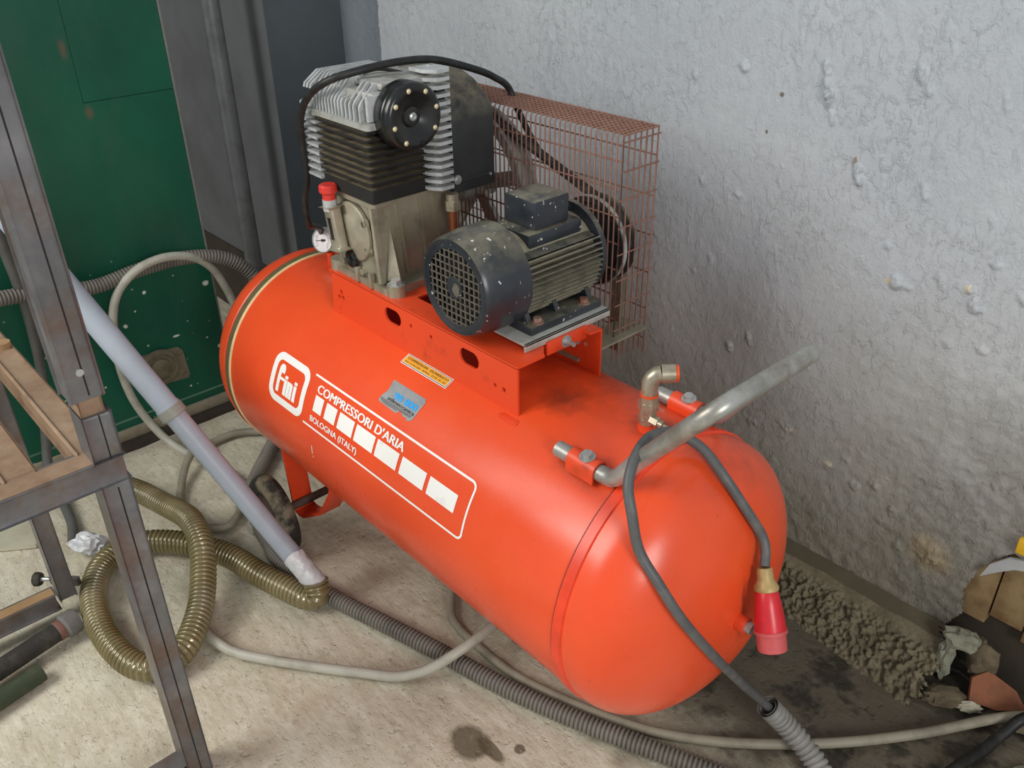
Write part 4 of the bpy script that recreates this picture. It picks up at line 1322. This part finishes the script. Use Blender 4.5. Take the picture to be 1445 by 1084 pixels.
# ---- undercarriage: bent straps, axle, wheels
for s_ in (-1, 1):
    yy = s_*0.165
    P = [(-0.972, 0.262), (-0.969, 0.25), (-0.957, 0.092), (-0.949, 0.082), (-0.935, 0.080), (-0.915, 0.084), (-0.82, 0.150), (-0.765, 0.235), (-0.755, 0.262)]
    bb = bmesh.new()
    prev = None
    for i, (x, z) in enumerate(P):
        tx = Vector((P[min(i+1, len(P)-1)][0]-P[max(i-1, 0)][0], P[min(i+1, len(P)-1)][1]-P[max(i-1, 0)][1])).normalized()
        nx, nz = -tx.y*0.0035, tx.x*0.0035
        cur = [bb.verts.new((x+nx, yy-0.026, z+nz)), bb.verts.new((x+nx, yy+0.026, z+nz)), bb.verts.new((x-nx, yy+0.026, z-nz)), bb.verts.new((x-nx, yy-0.026, z-nz))]
        if prev:
            for k in range(4):
                bb.faces.new((prev[k], prev[(k+1) % 4], cur[(k+1) % 4], cur[k]))
        else:
            bb.faces.new(cur)
        prev = cur
    bb.faces.new(list(reversed(prev)))
    bo = B(); bo.b.free(); bo.b = bb
    bo.obj('wheel_bracket', M['red'], comp, 35)
    wc = Vector((-0.945, s_*0.248, 0.104))
    sd = Vector((-0.05 if s_ < 0 else 0.0, s_, 0)).normalized()
    wh = B().lathe([(0.064, -0.015), (0.080, -0.022), (0.094, -0.020), (0.102, -0.011), (0.104, 0.0), (0.102, 0.011), (0.094, 0.020), (0.080, 0.022), (0.064, 0.015), (0.064, -0.015)], wc, sd, 48).obj('wheel', M['tyre'], comp, 50)
    B().lathe([(0, -0.02), (0.018, -0.02), (0.020, -0.006), (0.055, -0.006), (0.066, -0.014), (0.066, 0.014), (0.055, 0.006), (0.020, 0.006), (0.018, 0.024), (0.011, 0.026), (0.011, 0.032), (0, 0.032)], wc, sd, 32).obj('wheel_hub', M['hub'], wh)
B().cyl((-0.945, -0.25, 0.104), (-0.945, 0.25, 0.104), 0.010, seg=14).obj('axle', M['hub'], comp)
b = B().box((-0.20, 0.06, 0.0), (-0.14, 0.18, 0.006), 0.002)
b.box((-0.173, 0.06, 0.005), (-0.166, 0.18, 0.235), 0.002)
b.obj('front_foot', M['red'], comp)

# ---- black motor cable from pressure switch over the pump
pts = resample(catmull([(-1.000, 0.012, 0.722), (-0.985, -0.005, 0.748), (-0.955, -0.025, 0.768), (-0.920, -0.055, 0.788), (-0.878, -0.090, 0.815), (-0.862, -0.1, 0.87), (-0.842, -0.1, 0.92), (-0.833, -0.105, 1.0), (-0.812, -0.112, 1.045), (-0.775, -0.114, 1.085), (-0.715, -0.108, 1.120), (-0.680, -0.06, 1.137),
                        (-0.668, 0.02, 1.143), (-0.655, 0.09, 1.138), (-0.640, 0.17, 1.112), (-0.645, 0.22, 1.090), (-0.660, 0.268, 1.062), (-0.64, 0.275, 1.02), (-0.57, 0.275, 0.945), (-0.45, 0.275, 0.90), (-0.40, 0.272, 0.86)], 10), 0.008)
B().tube(pts, 0.0068, 12).obj('motor_cable', M['cable_black'], comp)
pts = resample(catmull([(-0.70, -0.04, 1.128), (-0.695, 0.0, 1.129), (-0.66, 0.05, 1.112), (-0.632, 0.069, 1.083)], 8), 0.008)
B().tube(pts, 0.003, 8).obj('cowl_edge_seal', M['cable_black'], comp)

# ================================================================== POWER CABLE with plug
pc = thing('power_cable', 'dark grey power cable looped over the handle, red plug hanging by the dome', 'cable', (0.2, 0.1, 0))
cr = 0.0078
path = [(0.183, 0.020, 0.522), (0.172, 0.034, 0.542), (0.160, 0.036, 0.562), (0.143, 0.020, 0.600), (0.105, 0.003, 0.655), (0.062, 0.003, 0.684), (0.030, -0.011, 0.700), (0.022, -0.042, 0.716),
        (0.029, -0.090, 0.730), (0.046, -0.137, 0.728), (0.061, -0.166, 0.703), (0.078, -0.176, 0.672), (0.095, -0.175, 0.614), (0.128, -0.168, 0.570), (0.162, -0.146, 0.506), (0.186, -0.084, 0.404), (0.180, -0.023, 0.321), (0.174, 0.040, 0.236), (0.176, 0.095, 0.163), (0.185, 0.124, 0.122), (0.205, 0.141, 0.088), (0.241, 0.150, 0.062)]
pts = resample(catmull(path, 10), 0.007)
B().tube(pts, cr, 14).obj('cord', M['cable'], pc)
p0, p1 = Vector((0.183, 0.020, 0.520)), Vector((0.235, -0.010, 0.408))
pa = (p1-p0).normalized()
PL = (p1-p0).length
b = B().lathe([(0, 0), (0.0105, 0.0), (0.012, 0.004), (0.0125, 0.018), (0.0165, 0.026), (0.0185, 0.029), (0.0185, 0.034), (0.016, 0.036)], p0, pa, 28)
b.obj('cable_gland', M['plugcream'], pc)
b = B().lathe([(0.0150, 0.033), (0.0170, 0.036), (0.0200, 0.055), (0.0225, 0.075), (0.0235, 0.092), (0.0235, 0.096), (0.021, 0.097)], p0, pa, 32)
plug = b.obj('plug_body', M['plugred'], pc)
B().lathe([(0.0215, 0.094), (0.0255, 0.095), (0.0255, 0.100), (0.022, 0.101)], p0, pa, 32).obj('plug_collar', M['plugdusty'], plug)
B().lathe([(0.0215, 0.100), (0.0225, 0.101), (0.0220, PL), (0.0185, PL), (0.0185, 0.106), (0, 0.106)], p0, pa, 32).obj('plug_shroud', M['plugdusty'], plug)
sv = pa.cross(Vector((0, 0, 1))).normalized()
for k in range(4):
    a = 2*pi*k/4
    c_ = p0+pa*0.106+(sv*cos(a)+pa.cross(sv)*sin(a))*0.010
    B().cyl(c_, c_+pa*0.015, 0.0028, seg=10).obj('pin', M['brass'], plug)

# ================================================================== HOSES AND CONDUITS
def hose(name, path, r, mt, label, cat, group=None, seg=14, step=0.01, per=10):
    o = B().tube(resample(catmull(path, per), step), r, seg).obj(name, mt)
    return tag(o, label, cat, group)

def ribhose(name, path, r, amp, pitch, mt, label, cat, seg=14, caps=True):
    pts, rad = ribbed(catmull(path, 12), r, amp, pitch, seg)
    o = B().tube(pts, rad, seg, caps).obj(name, mt, None, 60)
    return tag(o, label, cat)

ribhose('corrugated_conduit', [(-1.56, -0.95, 0.585), (-1.57, -0.75, 0.575), (-1.59, -0.56, 0.555), (-1.60, -0.45, 0.537), (-1.602, -0.335, 0.514), (-1.602, -0.20, 0.526), (-1.60, -0.07, 0.522), (-1.585, 0.03, 0.490), (-1.55, 0.09, 0.42), (-1.49, 0.125, 0.29), (-1.42, 0.06, 0.09),
                               (-1.355, -0.03, 0.024), (-1.30, -0.088, 0.019), (-1.185, -0.195, 0.019), (-1.045, -0.250, 0.019), (-0.955, -0.268, 0.019), (-0.881, -0.280, 0.019), (-0.71, -0.258, 0.019), (-0.55, -0.216, 0.019), (-0.403, -0.177, 0.019), (-0.259, -0.143, 0.019), (-0.108, -0.095, 0.019), (0.027, -0.043, 0.019), (0.14, 0.003, 0.019), (0.30, 0.07, 0.019)],
        0.0172, 0.0024, 0.0088, M['conduit'], 'long grey corrugated conduit from the green door round under the tank to the front', 'conduit')
# short sleeve the power cable runs into
SLEEVE = [(0.182, 0.122, 0.125), (0.205, 0.143, 0.088), (0.241, 0.150, 0.062), (0.277, 0.148, 0.042), (0.315, 0.130, 0.028), (0.37, 0.08, 0.022), (0.42, 0.02, 0.022)]
pts, rad = ribbed(catmull(SLEEVE, 12), 0.0195, 0.0020, 0.0118)
bo = B().tube(pts, rad, 18, False)
pin_, rin = pts, [0.0160 for q_ in rad]
bo.tube(pin_, rin, 18, False)
sl = tag(bo.obj('cable_sleeve', M['sleeve'], None, 60), 'pale grey ribbed sleeve with open end swallowing the power cable', 'conduit')

# ribbed suction hose in a coil
hose_path = [(-0.712, -0.282, 0.075), (-0.702, -0.287, 0.045), (-0.722, -0.305, 0.034), (-0.775, -0.322, 0.034), (-0.86, -0.345, 0.034), (-0.962, -0.365, 0.034), (-1.04, -0.400, 0.034), (-1.104, -0.442, 0.034), (-1.15, -0.49, 0.034), (-1.165, -0.540, 0.034),
             (-1.140, -0.602, 0.034), (-1.07, -0.648, 0.034), (-0.98, -0.673, 0.034), (-0.885, -0.680, 0.034), (-0.80, -0.668, 0.034), (-0.755, -0.635, 0.034), (-0.76, -0.575, 0.036), (-0.83, -0.505, 0.045), (-0.90, -0.458, 0.068), (-0.965, -0.425, 0.096), (-1.04, -0.406, 0.100), (-1.13, -0.394, 0.075), (-1.25, -0.402, 0.045), (-1.37, -0.425, 0.034), (-1.43, -0.455, 0.034)]
pts, rad = ribbed(catmull(hose_path, 14), 0.0268, 0.0024, 0.0112, 16, 6)
sh = tag(B().tube(pts, rad, 18).obj('suction_hose', M['hose'], None, 60), 'thick brass-coloured ribbed hose lying in a loop on the concrete', 'hose')

# grey drain tube standing slanted, taped to the hose
P0, P1 = Vector((-0.714, -0.2815, 0.068)), Vector((-1.1, -0.519, 0.741))
pd = (P1-P0).normalized()
pvc = thing('plastic_tube', 'slanting pale grey plastic tube with socket, taped to the ribbed hose', 'pipe', P0)
Lc = 0.520
b = B().lathe([(0.0205, 0.0), (0.0225, 0.0), (0.0225, Lc+0.01), (0.0205, Lc+0.01)], P0, pd, 28)
b.obj('lower_length', M['pvc'], pvc)
B().lathe([(0.0225, Lc-0.035), (0.0255, Lc-0.034), (0.0268, Lc-0.03), (0.0268, Lc-0.018), (0.0250, Lc-0.014), (0.0250, 1.62), (0.022, 1.62)], P0, pd, 28).obj('upper_length', M['pvc'], pvc)
B().lathe([(0.0225, Lc-0.044), (0.0285, Lc-0.042), (0.0285, Lc-0.022), (0.026, Lc-0.02)], P0, pd, 28).obj('socket_collar', simple('dirty_pvc_collar', (148, 148, 138), 0.5, 0, 0.4), pvc)
b = bmesh.new()
a_, u_, v_ = frame_of(pd)
NR, NS = 22, 30
rows = []
for i in range(NR+1):
    h = -0.012+0.10*i/NR
    row = []
    for k in range(NS):
        an = 2*pi*k/NS
        rr_ = 0.0242+0.0018*noise.noise(Vector((cos(an)*3, sin(an)*3, h*90+an)))
        edge = 0.006*sin(an*2) if i in (0, NR) else 0
        row.append(b.verts.new(P0+pd*(h+edge)+(u_*cos(an)+v_*sin(an))*rr_))
    rows.append(row)
for i in range(NR):
    for k in range(NS):
        b.faces.new((rows[i][k], rows[i][(k+1) % NS], rows[i+1][(k+1) % NS], rows[i+1][k]))
bo = B(); bo.b.free(); bo.b = b
bo.obj('foil_tape', M['foil'], pvc, 25)

# pale hoses
hose('air_hose', [(-1.50, 0.10, 0.20), (-1.555, 0.055, 0.27), (-1.585, 0.025, 0.345), (-1.597, 0.012, 0.40), (-1.60, -0.018, 0.474), (-1.585, -0.077, 0.529), (-1.575, -0.162, 0.551), (-1.58, -0.244, 0.527), (-1.598, -0.299, 0.452), (-1.603, -0.323, 0.312), (-1.597, -0.316, 0.175), (-1.575, -0.28, 0.06),
                  (-1.50, -0.250, 0.016), (-1.379, -0.216, 0.012), (-1.26, -0.196, 0.012), (-1.13, -0.20, 0.012), (-1.06, -0.235, 0.012), (-1.045, -0.275, 0.012)], 0.0115, M['airhose'],
     'pale grey air hose looping up over the green door and down to the floor', 'hose')
hose('air_hose', [(-1.35, 0.06, 0.012), (-1.435, -0.035, 0.012), (-1.478, -0.10, 0.012), (-1.478, -0.17, 0.0125), (-1.445, -0.22, 0.040), (-1.40, -0.275, 0.034), (-1.335, -0.325, 0.012), (-1.25, -0.365, 0.012), (-1.17, -0.375, 0.012), (-1.10, -0.32, 0.012), (-1.12, -0.27, 0.012), (-1.16, -0.24, 0.014)], 0.0105, M['airhose_dim'],
     'pale hose in a small loop on the floor behind the slanting tube', 'hose')
hose('air_hose', [(-0.90, -0.47, 0.012), (-0.86, -0.497, 0.012), (-0.81, -0.512, 0.012), (-0.755, -0.507, 0.012), (-0.686, -0.482, 0.012), (-0.556, -0.390, 0.012), (-0.47, -0.322, 0.012), (-0.413, -0.276, 0.014), (-0.375, -0.228, 0.03), (-0.350, -0.175, 0.056), (-0.345, -0.11, 0.066), (-0.365, -0.03, 0.05), (-0.40, 0.06, 0.013), (-0.45, 0.16, 0.013)], 0.0108, M['airhose'],
     'pale grey hose curving across open concrete and arching over the conduit under the tank', 'hose')
hose('air_hose', [(-0.60, 0.02, 0.012), (-0.535, -0.04, 0.012), (-0.475, -0.088, 0.012), (-0.435, -0.10, 0.012), (-0.385, -0.103, 0.011), (-0.259, -0.098, 0.011), (-0.13, -0.063, 0.011), (0.003, -0.008, 0.011), (0.109, 0.065, 0.012), (0.204, 0.156, 0.012), (0.291, 0.258, 0.012), (0.372, 0.373, 0.012), (0.493, 0.54, 0.03), (0.60, 0.56, 0.03)], 0.0098, M['airhose_dim'],
     'dirty beige hose running beside the conduit to the far right corner', 'hose')
hose('black_cable', [(0.56, 0.50, 0.09), (0.50, 0.515, 0.055), (0.478, 0.47, 0.025), (0.467, 0.42, 0.014), (0.45, 0.35, 0.012), (0.44, 0.28, 0.012), (0.45, 0.2, 0.012)], 0.0105, M['cable_black'],
     'black cable crossing the dark floor in the lower right corner', 'cable')
hose('grey_cable', [(-1.60, -0.53, 0.95), (-1.60, -0.52, 0.80), (-1.598, -0.512, 0.694), (-1.6, -0.503, 0.52), (-1.605, -0.513, 0.33), (-1.602, -0.545, 0.18), (-1.575, -0.575, 0.06), (-1.50, -0.58, 0.014), (-1.38, -0.595, 0.012), (-1.30, -0.62, 0.012)], 0.0125, simple('dusky_cable', (96, 96, 92), 0.55, 0, 0.4, (70, 68, 64), 0.6, 20),
     'dark grey cable hanging down the green door behind the steel frame', 'cable')

# ================================================================== STEEL FRAME
fr = thing('steel_frame', 'unfinished welded square-tube steel frame standing at the left edge', 'frame', (-0.5, -0.69, 0))
TW = 0.042
def bar(p0, p1, w_, h_, up, mt, name, rust=None, seam=None, bev=0.004):
    o = B().obox(p0, p1, w_, h_, up, bev).obj(name, mt, fr)
    return o
LX, LY = -0.505, -0.672
RZ = 0.690
legf = bar((LX, LY, 0.0), (LX, LY, RZ-TW/2), TW, TW, (1, 0, 0), M['frame'], 'front_leg')
B().obox((LX+TW/2+0.0001, LY+0.002, 0.0), (LX+TW/2+0.0001, LY+0.002, 0.66), 0.0022, 0.0008, (1, 0, 0)).obj('weld_line', M['seam'], legf)
B().box((LX-0.004, LY-0.03, -0.0), (LX+TW/2+0.012, LY+0.0, 0.014), 0.004).obj('weld_bead', M['zinc'], legf)
slv = bar((LX, LY, RZ+TW/2), (LX, LY, 0.785), TW, TW, (1, 0, 0), M['frame'], 'lower_sleeve')
B().obox((LX+TW/2+0.0001, LY+0.004, RZ+TW/2), (LX+TW/2+0.0001, LY+0.004, 0.784), 0.002, 0.0008, (1, 0, 0)).obj('weld_line', M['seam'], slv)
bar((LX-0.001, LY-0.002, 0.78), (LX-0.001, LY-0.002, 0.83), TW-0.009, TW-0.009, (1, 0, 0), M['frame_rust'], 'inner_tube')
upl = bar((LX-0.001, LY-0.004, 0.816), (LX-0.004, LY-0.010, 1.40), TW, TW, (1, 0, 0), M['frame'], 'upper_leg')
B().obox((LX+TW/2-0.001, LY+0.0, 0.818), (LX+TW/2-0.004, LY-0.006, 1.40), 0.0022, 0.0012, (1, 0, 0)).obj('weld_line', M['seam'], upl)
B().cyl((LX+TW/2-0.002, LY-0.004, 0.856), (LX+TW/2+0.0015, LY-0.004, 0.856), 0.0055, seg=12).obj('plug_weld', M['zinc'], upl)
fr1 = bar((LX, LY+TW/2, RZ), (LX, -1.25, RZ), TW, TW, (0, 0, 1), M['frame'], 'front_rail')
B().box((LX-TW/2+0.002, -1.25, RZ+TW/2), (LX+TW/2-0.002, LY-TW/2, RZ+TW/2+0.0008)).obj('rusty_top', M['frame_rust'], fr1, 0)
sr = bar((LX-TW/2, LY-0.012, RZ), (-1.1, LY-0.012, RZ), 0.034, 0.042, (0, 0, 1), M['frame_rust'], 'side_rail')
bar((LX-TW/2, LY-0.108, RZ), (-1.1, LY-0.108, RZ), 0.040, 0.042, (0, 0, 1), M['frame_rust'], 'cross_rail')
bar((LX-TW/2, LY-0.22, RZ), (-1.1, LY-0.22, RZ), 0.040, 0.042, (0, 0, 1), M['frame_rust'], 'cross_rail')
bar((-1.08, LY-0.028, 0.05), (-1.08, LY-0.028, RZ+0.015), 0.035, 0.035, (1, 0, 0), M['frame'], 'rear_leg')
lr = bar((-1.08, LY-0.052, 0.052), (-1.08, -1.25, 0.052), 0.030, 0.042, (0, 0, 1), M['frame'], 'lower_rail')
B().box((-1.093, -1.25, 0.0732), (-1.067, LY-0.052, 0.0745)).obj('tan_top', M['sandpaint'], lr, 0)
bar((LX, LY-0.022, 0.025), (LX, -1.25, 0.025), 0.035, 0.04, (0, 0, 1), M['frame'], 'lower_front_rail')
# adjusting screw with black knob beside the rear leg
ks = B().cyl((-1.135, -0.692, 0.052), (-1.180, -0.742, 0.052), 0.0055, seg=12).obj('adjusting_screw', M['zinc'], fr)
kd = Vector((-0.045, -0.05, 0)).normalized()
B().lathe([(0, 0), (0.014, 0), (0.0165, 0.004), (0.0165, 0.014), (0.013, 0.017), (0, 0.017)], Vector((-1.166, -0.726, 0.052)), kd, 9).obj('knob', M['rubber'], ks, 25)
b = B().obox((-1.10, -0.665, 0.052), (-1.15, -0.71, 0.052), 0.012, 0.02)
b.obj('screw_lug', M['frame'], fr)
# dangling bolt end on the side rail
B().cyl((-0.96, LY-0.006, RZ+0.020), (-0.96, LY-0.006, RZ+0.032), 0.013, seg=16).obj('wooden_peg', M['sandpaint'], fr)

# ================================================================== SMALL THINGS ON THE FLOOR
rd = thing('round_bar', 'blackened round bar with a grey rubber end cap by the frame foot', 'bar', (-1.0, -0.78, 0))
ra, rb_ = Vector((-1.005, -0.708, 0.034)), Vector((-0.94, -1.0, 0.034))
rdir = (rb_-ra).normalized()
B().cyl(ra+rdir*0.02, rb_, 0.021, seg=20).obj('bar', M['rod'], rd)
B().lathe([(0, -0.002), (0.026, 0.0), (0.028, 0.004), (0.028, 0.028), (0.0215, 0.034)], ra, rdir, 24).obj('end_cap', simple('grey_rubber', (112, 110, 106), 0.7, 0, 0.3, (84, 80, 76), 0.6, 40), rd)
B().lathe([(0.0213, 0.03), (0.0225, 0.032), (0.0225, 0.046), (0.0213, 0.048)], ra, rdir, 24).obj('red_band', simple('brick_red_band', (118, 82, 70), 0.7), rd)
gt = B()
g0, g1 = Vector((-0.918, -0.812, 0.021)), Vector((-0.868, -1.05, 0.021))
ga_ = (g1-g0).normalized()
gt.lathe([(0.014, 0.05), (0.014, 0.0), (0.020, 0.0), (0.020, (g1-g0).length), (0.0, (g1-g0).length)], g0, ga_, 20)
tag(gt.obj('green_tube', M['greentube']), 'short dirty green tube lying at the left edge of the floor', 'tube')
P = [(-1.60, -0.80), (-1.50, -0.655), (-1.47, -0.648), (-1.372, -0.672), (-1.36, -0.69), (-1.40, -0.75), (-1.44, -0.80)]
tl = B().prism(P, lambda a, c, h: Vector((a, c, h)), 0.0, 0.012).obj('stone_slab', M['tile'], None, 0)
tag(tl, 'pale flat stone slab on the floor behind the frame legs', 'stone')

def rock(name, c, size, mt, label, cat, seed, rot=0.0, flat=1.0, sub=3, amp=0.45):
    b = bmesh.new()
    bmesh.ops.create_icosphere(b, subdivisions=sub, radius=1.0)
    for v in b.verts:
        n_ = v.co.normalized()
        k = 1+amp*noise.fractal(n_*1.6+Vector((seed*3.1, seed, 0)), 1.0, 2.0, 4)
        q_ = n_*k
        q_ = Vector((q_.x*size[0], q_.y*size[1], q_.z*size[2]))
        q_.rotate(Matrix.Rotation(rot, 3, 'Z'))
        v.co = q_
    zmin = min(v.co.z for v in b.verts)
    for v in b.verts:
        v.co += Vector((c[0], c[1], c[2]-zmin))
    bo = B(); bo.b.free(); bo.b = b
    return tag(bo.obj(name, mt, None, 25), label, cat)

# crumpled foil
b = bmesh.new()
bmesh.ops.create_icosphere(b, subdivisions=3, radius=1.0)
for v in b.verts:
    n_ = v.co.normalized()
    k = 1+0.55*noise.fractal(n_*1.7+Vector((4, 2, 1)), 0.8, 2.2, 4)
    v.co = Vector((n_.x*k*0.045, n_.y*k*0.032, n_.z*k*0.022))
    v.co.rotate(Matrix.Rotation(0.6, 3, 'Z'))
zm = min(v.co.z for v in b.verts)
for v in b.verts:
    v.co += Vector((-1.255, -0.595, -zm))
bo = B(); bo.b.free(); bo.b = b
tag(bo.obj('crumpled_foil', M['foil'], None, 12), 'crumpled silver foil scrap beside the ribbed hose loop', 'foil')

# rubble by the hole
P = [(0, 0), (0.05, -0.012), (0.105, -0.005), (0.085, 0.03), (0.035, 0.062), (0.004, 0.045)]
ca, cb_ = Vector((0.80, 0.6, 0.0)).normalized(), Vector((-0.35, 0.45, 0.82)).normalized()
cc = ca.cross(cb_)
tc = B().prism(P, lambda a, c, h: Vector((0.395, 0.515, 0.012))+ca*a+cb_*c+cc*h, 0.0, 0.010).obj('terracotta_shard', M['terracotta'], None, 0)
tag(tc, 'orange-brown terracotta shard leaning in the rubble on the right', 'shard')
rock('mortar_lump', (0.345, 0.548, 0.088), (0.034, 0.020, 0.022), M['chunkpale'], 'pale greenish mortar lump sitting at the lip of the broken wall hole', 'rubble', 1, 0.3)
rock('mortar_lump', (0.328, 0.535, 0.0), (0.016, 0.014, 0.050), M['chunkpale'], 'upright pale mortar lump on the ledge left of the hole', 'rubble', 2, 0.8)
rock('mortar_lump', (0.385, 0.565, 0.03), (0.028, 0.022, 0.042), M['chunk'], 'brown crumbly mortar lump inside the mouth of the hole', 'rubble', 3, 0.1)
rock('plaster_chip', (0.362, 0.487, -0.004), (0.042, 0.024, 0.014), M['chunk'], 'flat grey-brown plaster chip lying in front of the rubble', 'rubble', 4, 0.9)
rock('plaster_chip', (0.405, 0.500, -0.004), (0.024, 0.010, 0.012), M['tile'], 'small whitish plaster chip beside the terracotta shard', 'rubble', 5, 0.7)
rock('plaster_chip', (0.54, 0.43, -0.004), (0.022, 0.016, 0.008), M['chunkpale'], 'pale chip on the floor by the black cable', 'rubble', 6, 0.7)
rock('plaster_chip', (0.50, 0.535, -0.004), (0.03, 0.02, 0.02), M['chunk'], 'dark lump of plaster at the right edge behind the black cable', 'rubble', 7, 0.7)
yb_ = B().box((0.376, WY-0.020, 0.350), (0.41, WY-0.006, 0.384), 0.004).obj('yellow_tag', M['yellowbit'])
tag(yb_, 'small yellow plastic piece on the wall at the right edge', 'tag')
